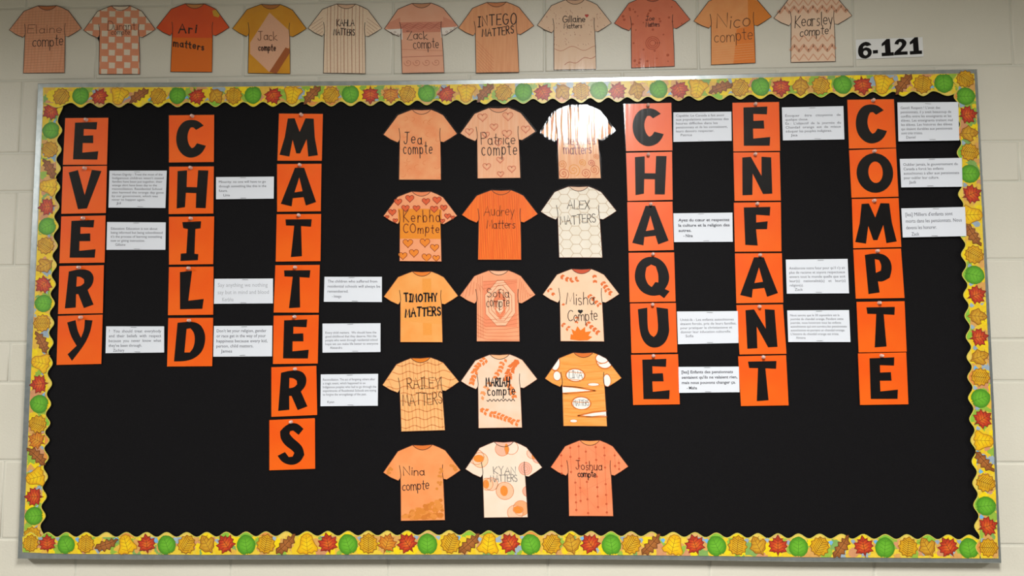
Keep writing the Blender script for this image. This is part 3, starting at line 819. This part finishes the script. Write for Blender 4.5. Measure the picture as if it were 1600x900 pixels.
def shirt_mat(ca, cb, style, seed):
    m = mat('coloured_pencil_paper', 0.55, 0, 0.35)
    if style == 'v': add_noise_color(m, ca, cb, 60, 3, (3.5, 1, .22), seed, 0)
    elif style == 'd': add_noise_color(m, ca, cb, 60, 3, (3.2, 1, .3), seed, .7)
    elif style == 'h': add_noise_color(m, ca, cb, 60, 3, (.3, 1, 3.2), seed, 0)
    elif style == 'f': add_noise_color(m, ca, cb, 200, 4, (1, 1, 1), seed)
    else: add_noise_color(m, ca, cb, 26, 5, (1, 1, 1), seed, 0, .3, .7)
    return m

def d_check(d):
    r = random.Random(2)
    for i in range(-1, 9):
        for j in range(0, 11):
            if (i + j) % 2: continue
            x = .08 + i*.105 + r.uniform(-.008,.008); z = .03 + j*.093 + r.uniform(-.006,.006); s = .043
            d.fill([(x-s,z-s),(x+s,z-s*.9),(x+s*.9,z+s),(x-s,z+s*.95)], (244,226,202))
def d_ari(d):
    d.fill([(.2,.5),(.8,.5),(.8,1),(.2,1)], (240,116,14))
    d.fill([(.76,.10),(.82,.08),(.87,.15),(.85,.2),(.78,.18)], (226,170,40))
def d_diamond(d):
    d.fill([(.50,.12),(.24,.56),(.24,.72),(.50,.98),(.77,.62),(.77,.38)], (240,182,146))
    d.fill([(.50,.98),(.72,.62),(.80,.66),(.60,1)], (176,92,40))
def d_stripes(d):
    for i, x in enumerate([.265,.31,.36,.405,.45,.495,.545,.60,.65,.70,.745]):
        d.ln([(x, .02), (x-.006, .5), (x, .99)], .0018 if i % 2 else .0011, (188,128,98))
    for i in range(5):
        d.ln([(.02+.03*i,.33+.03*i),(.20,.20+.05*i)], .0010, (190,140,110)); d.ln([(.80,.20+.05*i),(.97-.03*i,.33+.03*i)], .0010, (190,140,110))
def d_zack(d):
    d.fill([(.2,.27),(.8,.27),(.8,.42),(.2,.42)], (224,142,114))
    d.fill([(.0,.3),(.22,.2),(.22,.38),(.05,.36)], (230,152,122)); d.fill([(.8,.2),(1,.3),(.95,.36),(.8,.38)], (230,152,122))
    d.fill([(0,.37),(.24,.36),(.24,.52),(.1,.5)], (250,238,226)); d.fill([(.76,.36),(1.02,.345),(.9,.5),(.76,.5)], (250,238,226))
    for k in range(4):
        d.ln([(.23+.002*i, .30+.10*0+.015*math.sin(i*.09+k)+.02*k) for i in range(0, 275, 6)], .0012, (196,104,84))
    d.ln([(.22,.77),(.78,.76)], .0014, (196,104,84)); d.ln([(.22,.66),(.78,.69)], .0010, (210,130,100))
    for x in (.30,.42,.55,.68): d.spiral(x, .85, .055, (205,120,92), .0013, 1.5)
    for x, z in ((.09,.42),(.14,.41),(.18,.45),(.84,.42),(.9,.40),(.95,.37)): d.ring(x, z, .012, (150,110,90), .0010)
def d_gill(d):
    r = random.Random(8)
    for i in range(100):
        x, z = r.uniform(.05,.95), r.uniform(.1,.66)
        if in_shirt((x,z)): d.ln([(x,z),(x+.004,z+.012)], .0011, (196,130,110))
    d.ln([(.23+.01*i, .70+.03*math.sin(i*.2)) for i in range(56)], .0014, (205,130,100))
    d.ln([(.36+.01*i, .93-.12*(i/42)-.02*math.sin(i*.3)) for i in range(42)], .0018, (200,120,90))
    d.heart(.67,.235,.025,(190,40,40),(215,70,60),.001)
def d_joe(d):
    r = random.Random(4)
    for i in range(46):
        x, z = r.uniform(.08,.92), r.uniform(.12,.96)
        if in_shirt((x,z)) and in_shirt((x+.03,z)) and in_shirt((x-.03,z)): d.blob(circle(x, z, r.uniform(.010,.022), None, 8), (192,84,48))
    for k in (.09,.065,.04): d.ring(.5,.66,k,(196,84,52),.0022)
def d_nico(d):
    d.fill([(.7,.05),(1,.2),(1,.5),(.7,.6)], (238,138,44)); d.fill([(.55,.5),(.79,.45),(.79,1),(.5,1)], (244,134,48))
    for k in range(7): d.ln([(.24,.74+.035*k),(.76,.72+.035*k)], .0010, (248,180,120))
def d_zig(d):
    for k, z in enumerate([.14,.24,.66,.80,.93]):
        d.ln([(.02+.06*i, z + (.045 if i % 2 else -.045)) for i in range(17)], .0075 if k in (1,3) else .0030, (232,172,138))
def d_intego(d):
    for k in range(9): d.ln([(.24,.55+.05*k),(.45,.80+.05*k)], .0009, (220,130,84))
def d_elaine(d):
    for k in range(26): d.ln([(.02,.10+.04*k),(1,.06+.04*k)], .0007, (206,134,96))
    for k in range(22): d.ln([(.05+.045*k,0),(.05+.045*k-.06,1)], .0006, (214,146,110))
def d_jea(d):
    r = random.Random(11)
    for k in range(26):
        x, z = r.uniform(.25,.75), r.uniform(.08,.95); a = r.uniform(0,6)
        d.ln([(x+.03*math.cos(a+i*.7), z+.03*math.sin(a+i*.6)) for i in range(6)], .0009, (238,128,64))
def d_hearts(d):
    for x, z, s in [(.30,.13,.065),(.64,.12,.07),(.45,.27,.055),(.62,.37,.065),(.34,.38,.05),(.12,.33,.055),(.87,.31,.06),(.34,.83,.055),(.67,.87,.055),(.52,.94,.045),(.52,.74,.05),(.5,.5,.05)]:
        d.heart(x, z, s, (214,104,70), None, .0016); d.heart(x, z, s*.72, (240,150,116), None, .0010)
def d_spirals(d):
    for x, z, s, c in [(.28,.93,.08,(214,96,56)),(.42,.88,.09,(236,150,40)),(.58,.93,.07,(214,100,60)),(.70,.88,.07,(220,110,60)),(.27,.80,.06,(226,130,50)),(.54,.78,.05,(236,150,40)),(.66,.79,.05,(205,80,60)),(.73,.70,.04,(226,120,50)),(.16,.2,.06,(214,96,56)),(.22,.33,.05,(226,130,50)),(.83,.18,.07,(224,130,60)),(.9,.34,.05,(214,96,56)),(.79,.3,.05,(236,150,40))]:
        d.spiral(x, z, s, c, .0016)
    for k in range(9): d.ln([(.27+.055*k, .08),(.27+.055*k, .55)], .0014, (232,150,110))
def d_kerbha(d):
    d.fill([(.2,.25),(.79,.25),(.79,.68),(.2,.68)], (246,146,34))
    for x, z, s in [(.20,.15,.055),(.36,.10,.06),(.58,.14,.055),(.73,.12,.06),(.30,.24,.055),(.45,.24,.05),(.69,.25,.055),(.82,.23,.05),(.12,.30,.055),(.87,.35,.045),(.05,.37,.028),(.16,.42,.035),(.94,.37,.03),(.8,.42,.035)]:
        d.heart(x, z, s, (150,50,26), (232,98,52), .0015)
    for x, z, s in [(.33,.74,.07),(.56,.73,.07),(.69,.80,.06),(.26,.92,.06),(.41,.88,.065),(.58,.94,.065),(.71,.95,.05)]:
        d.heart(x, z, s, (150,60,20), (248,140,40), .0015)
def d_vert(d):
    r = random.Random(3)
    for k in range(22):
        x = .24 + .025*k; d.ln([(x + .006*math.sin(i*.6+k), .03 + .05*i) for i in range(20)], r.uniform(.0006,.0014), (222,84,4))
def d_hex(d):
    s = .082; n = 0
    for j in range(-1, 9):
        for i in range(-1, 9):
            cx = .07 + i*s*1.5*1.02; cy = .05 + j*s*1.55 + (s*.78 if i % 2 else 0)
            P = [(cx + s*1.0*math.cos(math.radians(60*k)), cy + s*.9*math.sin(math.radians(60*k))) for k in range(4)]
            d.ln(P, .0015, (216,190,158))
def d_timothy(d):
    d.fill([(.52,.10),(.64,.10),(.64,.9),(.52,.9)], (253,163,68)); d.fill([(.22,.5),(.5,.55),(.78,.5),(.78,.75),(.22,.7)], (254,170,82))
def d_sofia(d):
    c = (226,120,78)
    d.fill([(.31,.15),(.76,.14),(.75,.80),(.31,.80)], (250,148,104))
    d.fill([(.50,.14),(.33,.35),(.34,.62),(.48,.78),(.60,.78),(.73,.60),(.73,.33),(.58,.14)], (253,198,158))
    for k, q in enumerate((1.0,.78,.6,.42,.26)):
        P = [(.53+(a-.53)*q, .47+(b-.47)*q) for a, b in [(.50,.14),(.33,.35),(.34,.62),(.48,.78),(.60,.78),(.73,.60),(.73,.33),(.58,.14),(.50,.14)]]
        d.ln(P, .0014, c)
    P = [(.51,.28),(.45,.4),(.47,.6),(.53,.7),(.6,.6),(.6,.4)]; d.fill(P, (246,138,92))
    d.fill([(.5,.42),(.48,.56),(.53,.62),(.57,.56),(.57,.42)], (254,214,178))
    for k in range(7):
        d.ln([(.22,.62+.05*k),(.34,.70+.045*k),(.6,.68+.05*k),(.78,.62+.06*k)], .0011, c)
        d.ln([(.02+.05*k,.40-.02*k),(.10+.03*k,.10+.02*k)], .0011, c); d.ln([(.80+.02*k,.12+.04*k),(.76+.035*k,.46-.02*k)], .0011, c)
    for k in range(3):
        d.ln([(.24+.03*k,.08),(.24+.03*k,.95)], .0010, c); d.ln([(.31,.16+.05*k),(.76,.13+.02*k)], .0010, c)
def d_misha(d):
    o = (236,116,52)
    d.sprig([(.24,.10),(.36,.17),(.50,.14)], o, .045); d.sprig([(.68,.08),(.70,.22)], o, .04); d.sprig([(.78,.18),(.86,.32),(.94,.36)], o, .045)
    d.sprig([(.08,.28),(.16,.38)], o, .04); d.sprig([(.24,.5),(.30,.42)], o, .04); d.sprig([(.60,.36),(.76,.52)], o, .04)
    d.sprig([(.24,.76),(.36,.86)], o, .04); d.sprig([(.56,.74),(.68,.86),(.76,.92)], o, .045); d.sprig([(.44,.66),(.43,.78)], o, .03)
    d.blob([(.34,.975),(.35,.90),(.38,.91),(.36,.83),(.41,.86),(.44,.79),(.48,.85),(.54,.80),(.54,.87),(.62,.86),(.58,.92),(.63,.94),(.57,.985),(.46,.99)], (246,124,20))
    d.heart(.485,.59,.032,(20,12,10),(20,12,10),.001)
def d_plaid(d):
    for z in (.09,.20,.30,.40,.49,.60,.72,.83,.94):
        d.ln([(.02*i, z + .018*math.sin(i*.55 + z*7)) for i in range(51)], .0020, (226,136,72))
    for k in range(11): d.ln([(.27+.048*k, .02),(.27+.048*k+.004, 1)], .0014, (236,150,88))
    d.ln([(.08,.28),(.14,.44)], .0011, (236,150,90)); d.ln([(.9,.26),(.86,.44)], .0011, (236,150,90))
def d_mariah(d):
    o = (246,134,62)
    d.sprig([(.34,.06),(.20,.18),(.15,.36),(.13,.42)], o, .05, None, .03); d.sprig([(.58,.06),(.52,.2),(.44,.34)], o, .045, None, .028)
    d.sprig([(.76,.08),(.66,.20),(.60,.36)], (240,120,50), .06, None, .028); d.sprig([(.62,.40),(.70,.60)], o, .05, None, .03)
    d.sprig([(.24,.74),(.36,.80),(.50,.84),(.64,.90),(.76,.95)], o, .05, None, .03)
    d.sprig([(.40,.38),(.30,.50),(.24,.62)], (248,160,96), .05, None, .035)
    d.ln([(.335+.008*i, .625 + .014*math.sin(i*1.0)) for i in range(46)], .0020, (40,26,24))
def d_lina(d):
    br = (222,118,40); wh = (252,246,238)
    def bub(cx, cy, rx, ry):
        P = [p for p in circle(cx, cy, rx*1.16, ry*1.2, 20)]
        q = clip_convex(SHIRT, P); 
        if q: d.blob(q, br)
        q = clip_convex(SHIRT, circle(cx, cy, rx, ry, 20))
        if q: d.blob(q, wh)
    for k in range(8): d.ln([(.24,.16+.1*k),(.5,.18+.1*k),(.76,.15+.1*k)], .0016, (244,150,60))
    bub(.40,.31,.115,.08); bub(.46,.69,.115,.08); bub(.14,.13,.06,.11); bub(.79,.11,.10,.10); bub(.16,.32,.045,.06); bub(.81,.38,.045,.08)
    bub(.63,.435,.07,.018); bub(.35,.93,.045,.018); bub(.76,.08,.08,.06)
    d.fill([(.22,.47),(.36,.48),(.6,.52),(.4,.535),(.22,.55)], wh); d.ln([(.22,.46),(.4,.47),(.66,.52),(.4,.55),(.22,.56)], .0035, br)
    d.fill([(.44,.86),(.62,.82),(.79,.80),(.79,.86),(.6,.87)], wh); d.ln([(.79,.79),(.6,.81),(.40,.86),(.6,.875),(.79,.87)], .0035, br)
def d_nina(d):
    r = random.Random(6)
    for k in range(190):
        x, z = r.uniform(.23,.77), r.uniform(.66,.97)
        if z > .95 - .34*(x-.1): 
            s = r.uniform(.02,.045); P = [(x+s*math.cos(a), z+s*.8*math.sin(a)) for a in (0,1,2.2,3.1,4.2,5.2)]
            if all(in_shirt(p) for p in P): d.blob(P, r.choice([(232,140,52),(222,128,46),(240,150,66)]))
    for k in range(26):
        x, z = r.choice([(r.uniform(.68,.76), r.uniform(.3,.66)), (r.uniform(.02,.12), r.uniform(.3,.42)), (r.uniform(.86,.96), r.uniform(.25,.36))]); s = .02
        P = [(x+s*math.cos(a), z+s*math.sin(a)) for a in (0,1.2,2.4,3.4,4.4,5.4)]
        if all(in_shirt(p) for p in P): d.blob(P, (230,142,60))
def d_circles(d):
    o = (240,150,100)
    for cx, cy, r, c in [(.49,.10,.09,(250,190,160)),(.61,.08,.09,(250,196,168)),(.20,.24,.10,(252,214,170)),(.15,.20,.10,(253,212,180)),(.78,.36,.085,(250,190,170)),(.95,.22,.07,(250,190,170)),(.88,.16,.07,(252,206,180)),(.33,.56,.085,(252,206,170)),(.27,.56,.08,(253,204,160)),(.50,.65,.115,(252,200,160)),(.70,.88,.10,(250,176,120)),(.62,.94,.10,(252,204,168)),(.80,.66,.07,(248,180,150))]:
        q = clip_convex(SHIRT, circle(cx, cy, r, None, 20))
        if q and min(p[1] for p in q) > .0: d.blob(q, c)
        d.ring(cx, cy, r, o, .0015)
    for cx, cy, rx, ry in [(.55,.10,.025,.075),(.18,.22,.07,.05),(.26,.56,.04,.06),(.49,.65,.05,.07),(.66,.90,.07,.05),(.90,.20,.03,.04)]:
        q = clip_convex(SHIRT, circle(cx, cy, rx, ry, 14)); 
        if q: d.blob(q, (248,146,52))
    for k in (.055,.03): d.ring(.78,.36,k,o,.0012)
def d_beads(d):
    c = (206,84,44)
    for x, zs_ in [(.14,(.2,.34,.44)),(.26,(.10,.22,.42)),(.31,(.56,.72,.82,.92)),(.37,(.08,.24,.34,.63,.80)),(.46,(.15,.3,.55,.78,.96)),(.59,(.09,.26,.48,.62,.74,.88)),(.70,(.1,.2,.36,.58,.72,.84,.95)),(.83,(.2,.34)),(.88,(.3,.38))]:
        d.ln([(x, zs_[0]-.05),(x+.004, zs_[-1]+.03)], .0010, (226,110,70))
        for z in zs_:
            if in_shirt((x,z)): d.blob([(x-.014,z),(x-.006,z-.014),(x+.010,z-.012),(x+.016,z+.004),(x+.004,z+.016),(x-.010,z+.012)], c)
    for a in ((.3,.55,.6,.95),(.35,.7,.75,.5),(.5,.1,.75,.3)): d.ln([(a[0],a[1]),(a[2],a[3])], .0009, (240,130,90))
def d_none(d): pass

DK = (62,40,34); BR = (120,66,40); BK = (30,22,22)
# anchors: tip left, tip right, hem left, hem right, collar left, collar right
SH = [
 ('pale orange paper shirt with fine crosshatched pencil lines, leftmost in the row above the board', 0, [(12.5,45.8),(125.8,44.5),(37.5,115.3),(100.8,113),(60,9.5),(90.5,9)], (236,160,118),(242,172,132),'d',(206,118,66), d_elaine,
  [('Elaine',.254,.73,.41,.125,.0016,(140,84,54),0),('compte',.33,.75,.606,.165,.0021,DK,-.01)]),
 ('paper shirt with orange and cream check pattern, second in the row above the board', 0, [(130.5,46.3),(242,45.5),(154.5,116.8),(219,115.5),(173.8,9.5),(203.8,9.5)], (234,146,106),(240,158,118),'c',(240,220,196), d_check,
  [('Durant',.336,.724,.36,.125,.0015,(110,60,44),0),('compte',.388,.646,.42,.08,.0015,(110,60,44),0)]),
 ('deep red-orange paper shirt with yellow patch on its shoulder', 0, [(245.5,44.5),(360.8,45.8),(267.5,113),(329,110.5),(287.5,4.5),(318.8,5)], (232,78,14),(240,88,20),'c',(214,140,70), d_ari,
  [('Ari',.31,.55,.425,.125,.0040,(60,24,16),0),('matters',.245,.66,.62,.10,.0036,(70,30,18),.06)]),
 ('golden paper shirt with a large pale orange diamond', 0, [(363.8,45),(479.5,46),(387.5,114.5),(453,114.5),(408,6.5),(437.5,6)], (222,148,14),(232,162,30),'c',(196,120,50), d_diamond,
  [('Jack',.346,.605,.52,.125,.0019,BR,0),('compte',.356,.583,.67,.09,.0030,(90,50,34),0)]),
 ('pale paper shirt with thin vertical brown stripes', 0, [(481.8,45),(596.8,46),(505,114.3),(571,113.8),(525.5,5.5),(556,5.5)], (242,212,180),(246,220,190),'f',(232,190,156), d_stripes,
  [('KAHLA',.393,.626,.317,.09,.0022,DK,0),('MATTERS',.35,.633,.45,.09,.0024,DK,0)]),
 ('dusty pink paper shirt with white sleeve ends and swirls near its hem', 0, [(602,46),(717.5,43),(628,114.3),(693.5,112.5),(642.5,4.5),(673,3.8)], (238,168,134),(242,178,144),'c',(214,150,110), d_zack,
  [('Zack',.297,.578,.52,.125,.0019,DK,0),('compte',.383,.723,.648,.14,.0019,DK,0)]),
 ('plain light orange paper shirt with big dark capital lettering, directly above the board', 0, [(717,43.8),(835,40.8),(743.8,114),(810.5,112.5),(760,4),(791,2.5)], (238,160,108),(244,172,120),'d',(224,140,90), d_intego,
  [('INTEGO',.263,.767,.345,.15,.0030,DK,-.03),('MATTERS',.311,.729,.49,.11,.0028,DK,-.04)]),
 ('pale peach paper shirt with tiny dots and a small red heart', 0, [(839,40),(954.5,37.5),(865.5,109.5),(932,107),(884.5,-1.2),(913.8,-1.5)], (240,200,166),(244,208,176),'c',(230,184,150), d_gill,
  [('Gillaine',.344,.647,.324,.095,.0022,DK,0),('Matters',.36,.6,.41,.07,.0018,DK,0)]),
 ('rust coloured paper shirt with darker blotches and a faint ring', 0, [(959.5,37),(1078,32),(986.8,106.5),(1054,102.5),(1005,-5),(1036,-6.5)], (222,112,74),(230,124,84),'c',(200,96,60), d_joe,
  [('Joe',.416,.53,.336,.065,.0018,(100,50,40),0),('Matters',.416,.595,.425,.065,.0018,(100,50,40),0)]),
 ('bright orange paper shirt with large thin lettering, second from the right above the board', 0, [(1083,32.5),(1204,25.5),(1111.5,101.3),(1181,98.8),(1131,-7),(1163,-9)], (240,152,84),(246,166,98),'c',(220,130,60), d_nico,
  [('Nico',.295,.72,.48,.2,.0022,(110,62,30),-.01),('compte',.26,.75,.68,.17,.0019,(120,70,36),-.02)]),
 ('cream paper shirt with faint peach zigzag bands, rightmost above the board', 0, [(1209,27),(1330.8,23.8),(1235.8,98.3),(1305.5,96),(1256,-10),(1288,-11.5)], (246,206,174),(248,214,184),'c',(236,190,150), d_zig,
  [('Kearsley',.27,.75,.497,.18,.0021,DK,-.03),('compte',.333,.696,.628,.13,.0021,DK,-.03)]),
 ('mottled light orange paper shirt, top left of the shirts on the board', 1, [(599,210.6),(714.2,209.4),(623.6,280.8),(689,280.8),(644,171),(673.4,171)], (246,146,88),(252,172,116),'c',(244,160,110), d_jea,
  [('Jea',.28,.52,.49,.155,.0024,DK,0),('compte',.275,.66,.634,.17,.0024,DK,0)]),
 ('peach paper shirt with outlined hearts, in the top row on the board', 1, [(720.5,208.8),(837.8,205.2),(746,278.4),(812.6,278.4),(762.5,168.6),(794,168)], (248,176,130),(252,190,148),'v',(244,166,124), d_hearts,
  [('Patrice',.276,.724,.52,.16,.0021,(80,40,30),0),('compte',.28,.742,.674,.19,.0024,DK,0)]),
 ('paper shirt with orange spirals under a bright white glare', 1, [(849,209.5),(962,207),(870.5,279),(939.5,277.2),(885.5,165),(915.5,164.4)], (242,170,120),(250,192,144),'v',(240,150,100), d_spirals,
  [('Maestres',.22,.735,.53,.14,.0022,(150,70,80),0),('matters',.30,.67,.66,.14,.0022,(150,74,90),0)]),
 ('orange paper shirt covered in red hearts, left in the second row', 1, [(600,338.4),(716,338.4),(624.2,408),(689,408),(643.4,298.2),(671.6,298.8)], (250,156,104),(254,172,122),'c',(246,140,90), d_kerbha,
  [('Kerbha',.275,.767,.438,.16,.0026,(140,66,20),0),('COmpte',.27,.754,.595,.13,.0026,(140,66,20),0)]),
 ('solid vivid orange paper shirt with vertical pencil grain, middle of the second row', 1, [(722,336.6),(840.8,335.4),(747.2,405.6),(813.8,405.6),(767,296.4),(798.5,296.4)], (248,104,6),(254,120,14),'v',(240,110,30), d_vert,
  [('Audrey',.29,.687,.368,.145,.0019,(150,66,14),0),('Matters',.33,.70,.55,.125,.0021,(120,50,14),0)]),
 ('white paper shirt with honeycomb outlines, right in the second row', 1, [(846.8,331.2),(965,330.6),(873.2,402.6),(940.4,402),(887,291),(918.8,290.4)], (240,228,208),(246,236,220),'c',(238,200,170), d_hex,
  [('ALEX',.353,.645,.317,.12,.0018,(70,58,52),0),('MATTERS',.25,.72,.543,.12,.0018,(70,58,52),-.035)]),
 ('light orange paper shirt with bold black capitals, left in the third row', 1, [(600.2,464),(716,462.8),(624.8,534.2),(692,534.8),(644.6,423.8),(673.4,423.8)], (253,162,74),(255,176,94),'c',(246,132,40), d_timothy,
  [('TIMOTHY',.28,.715,.427,.105,.0042,BK,-.01),('MATTERS',.288,.76,.64,.115,.0042,BK,-.02)]),
 ('salmon paper shirt with nested hexagon line drawing, middle of the third row', 1, [(719,461.6),(836.6,460.4),(744.8,533.6),(812,533.6),(763.4,422.6),(794.6,422.6)], (250,160,112),(252,172,126),'c',(252,190,150), d_sofia,
  [('Sofia',.357,.65,.378,.125,.0019,(90,44,30),0),('compte',.352,.65,.513,.14,.0019,(90,44,30),0)]),
 ('cream paper shirt with orange leaf sprigs and an orange maple leaf, third row', 1, [(849.2,460.4),(968.6,459.8),(875,533),(944,533.6),(893,420.2),(922.4,419.6)], (252,206,168),(254,216,182),'c',(214,84,48), d_misha,
  [('Misha',.304,.668,.493,.165,.0020,DK,0),('Compte',.317,.706,.72,.155,.0020,DK,-.01)]),
 ('light orange paper shirt with wavy plaid lines, left in the fourth row', 1, [(598.4,601.4),(718.4,596),(626.6,674),(695,672.8),(642.2,560),(671,558.2)], (253,184,112),(254,194,128),'c',(240,132,30), d_plaid,
  [('RAILEY',.325,.755,.428,.155,.0020,(96,56,24),0),('MATTERS',.255,.767,.65,.155,.0020,(96,56,24),-.01)]),
 ('pale paper shirt with orange laurel garlands and a black wavy underline', 1, [(720.8,595.4),(840.8,592.4),(747.8,669.2),(815,668),(765,554),(795.2,553.4)], (252,208,174),(253,220,194),'c',(252,190,140), d_mariah,
  [('MARIAH',.33,.635,.432,.115,.0034,BK,0),('compte',.347,.70,.557,.13,.0026,BK,0)]),
 ('orange paper shirt with white speech bubbles, right in the fourth row', 1, [(852.8,591.2),(972.2,591.2),(879.2,666.2),(948.8,665.6),(896,551),(925.4,550.4)], (250,160,66),(254,174,88),'h',(232,118,40), d_lina,
  [('LINA',.315,.49,.350,.095,.0012,BK,0),('MATTERS',.362,.560,.722,.08,.0009,BK,0)]),
 ('orange paper shirt with darker leafy patches near its hem, bottom row left', 1, [(599,738.5),(719.8,735.4),(626.3,814.2),(695.3,812.1),(645,695),(675,694.5)], (253,152,86),(255,166,102),'c',(236,124,50), d_nina,
  [('Nina',.264,.53,.40,.11,.0021,DK,0),('compte',.243,.586,.60,.13,.0021,DK,-.01)]),
 ('cream paper shirt with overlapping orange circles, middle of the bottom row', 1, [(728,732.9),(847.6,730.8),(756,809),(824.6,808),(771,690.4),(802.7,689.4)], (250,224,198),(252,232,210),'c',(252,190,170), d_circles,
  [('KYAN',.367,.65,.425,.095,.0017,(120,114,112),0),('MATTERS',.32,.667,.528,.085,.0017,(120,114,112),0)]),
 ('coral orange paper shirt with strings of beads, bottom row right', 1, [(861,730.3),(982,729.3),(889,806),(958,806.5),(905,687.9),(937.6,687.4)], (253,136,86),(254,152,104),'c',(252,160,90), d_beads,
  [('Joshua',.327,.658,.39,.115,.0019,(90,34,24),0),('compte',.348,.58,.487,.09,.0023,BK,0)]),
]
for n, (label, on, anc, ca, cb, style, neckc, draw, texts) in enumerate(SH):
    y = (YB - 0.0006) if on else -0.0016
    fn = affine(ANC, [W(a, b, y) for a, b in anc])
    c = fn(.5, .5)
    t = thing('paper_shirt', label, 'paper shirt', (c[0], y, c[1]), 'laminated paper shirts on the board' if on else 'paper shirts on the wall above the board')
    og = tuple(t.location)
    pm = PM(og, fn); pm.slab(SHIRT, y, y + 0.0004, (250,180,120)); pm.build('paper', shirt_mat(ca, cb, style, n * 1.37), t)
    pm = PM(og, fn); pm.poly(NECK + [(.518, .008)], y - .00002, neckc); pm.build('collar', M_PRINT, t)
    pm = PM(og, fn); draw(Draw(pm, y)); pm.build('drawing', M_PRINT, t)
    pm = PM(og, fn)
    oc = (52,28,22) if not on else (96,44,24)
    pm.line(SHIRT + [SHIRT[0]], .0017 if not on else .0014, y - .00016, oc, cap=False)
    pm.line(NECK, .0015, y - .00017, (80,44,30)); 
    pm.line([(.222,.44),(.226,.40),(.222,.34),(.212,.27)], .0016, y - .00017, (60,34,26)); pm.line([(.774,.46),(.768,.40),(.766,.34),(.772,.27)], .0016, y - .00017, (60,34,26))
    pm.build('printed_outline', M_PRINT, t)
    pm = PM(og, fn)
    for k, (s, u0, u1, vb, h, w, col, slope) in enumerate(texts):
        write(pm, s, u0, u1, vb, h, w, col, y - .0002, n*3 + k, slope)
    pm.build('handwriting', M_PRINT, t)
    # laminating film, cut a little wider than the paper
    cx, cy = .5, .45
    e = .022
    film = []
    ns = len(SHIRT); hull = [SHIRT[i] for i in range(ns) if i not in (21,)]
    for i, p in enumerate(hull):
        a, b = Vector(hull[i-1]), Vector(hull[(i+1) % len(hull)])
        d = (b - a); d.normalize(); nn = Vector((-d.y, d.x))
        q1 = Vector(p) + nn*e
        film.append((q1.x, q1.y) if not inside((q1.x, q1.y), SHIRT) else tuple(Vector(p) - nn*e))
    pm = PM(og, fn); pm.poly(film, y - .0006, (255,255,255)); pm.build('laminate_film', M_FILM_CARD if 'outlined hearts' in label else M_FILM[n % 4], t)

# ------------------------------------------------------------------ room sign
y = -0.0016
q = [(1337, 62), (1441.5, 58), (1443, 88.5), (1338, 92.5)]
fn = quad_map(q, y); c = fn(.5, .5)
t = thing('room_sign', 'white paper sign reading 6-121 in bold black digits on the wall', 'sign', (c[0], y, c[1]))
og = tuple(t.location)
pm = PM(og, fn); pm.slab([(0,0),(1,0),(1,1),(0,1)], y, y + 0.0004, (232,232,230)); pm.build('paper', M_SIGN, t)
PXW, PXH = 105.0, 30.5
def sgn_line(pts, w):
    pm = PM(og, fn); pm.line(pts, w, y - .0003, (28,20,34), cap=False); return pm
def sx(a): return (a - 1337) / PXW
def mk(loops):
    pm = PM(og, fn)
    for l in loops: pm.poly(l, y - .0003, (28,20,34))
    return pm
def digit(polys, name='digit'):
    pm = PM(og, fn)
    for k, item in enumerate(polys):
        o_, h_ = item if isinstance(item, tuple) and isinstance(item[0], list) else (item, None)
        pm.slab(o_, y - .0005, y - .0001, (28,20,34), [h_] if h_ else ())
    pm.build(name, M_LETTER, t)
# 6: bowl with counter, and the curved stem
digit([(smooth([(.025,.62),(.04,.36),(.09,.18),(.15,.13),(.20,.17),(.232,.30),(.165,.36),(.14,.32),(.11,.36),(.103,.47),(.15,.41),(.20,.46),(.232,.58),(.232,.76),(.20,.92),(.14,.99),(.08,.96),(.04,.84)], 2, 50), circle(.140, .70, .035, .13, 12))])
digit([[(.25,.58),(.325,.57),(.325,.74),(.25,.75)]], 'hyphen')
def one(x):
    return [(x, .36), (x+.075, .13), (x+.125, .125), (x+.130, .82), (x+.175, .815), (x+.175, .985), (x-.005, 1.0), (x-.005, .83), (x+.05, .825), (x+.047, .42), (x, .50)]
digit([[(a, b - .10) for a, b in one(.385)]])
digit([[(a, b - .10) for a, b in smooth([(.575,.40),(.60,.22),(.65,.14),(.71,.16),(.755,.28),(.755,.44),(.72,.60),(.665,.80),(.765,.80),(.765,.96),(.565,.975),(.565,.83),(.66,.58),(.69,.44),(.685,.33),(.655,.30),(.64,.35),(.635,.44)], 2, 50)]])
digit([[(a, b - .13) for a, b in one(.805)]])
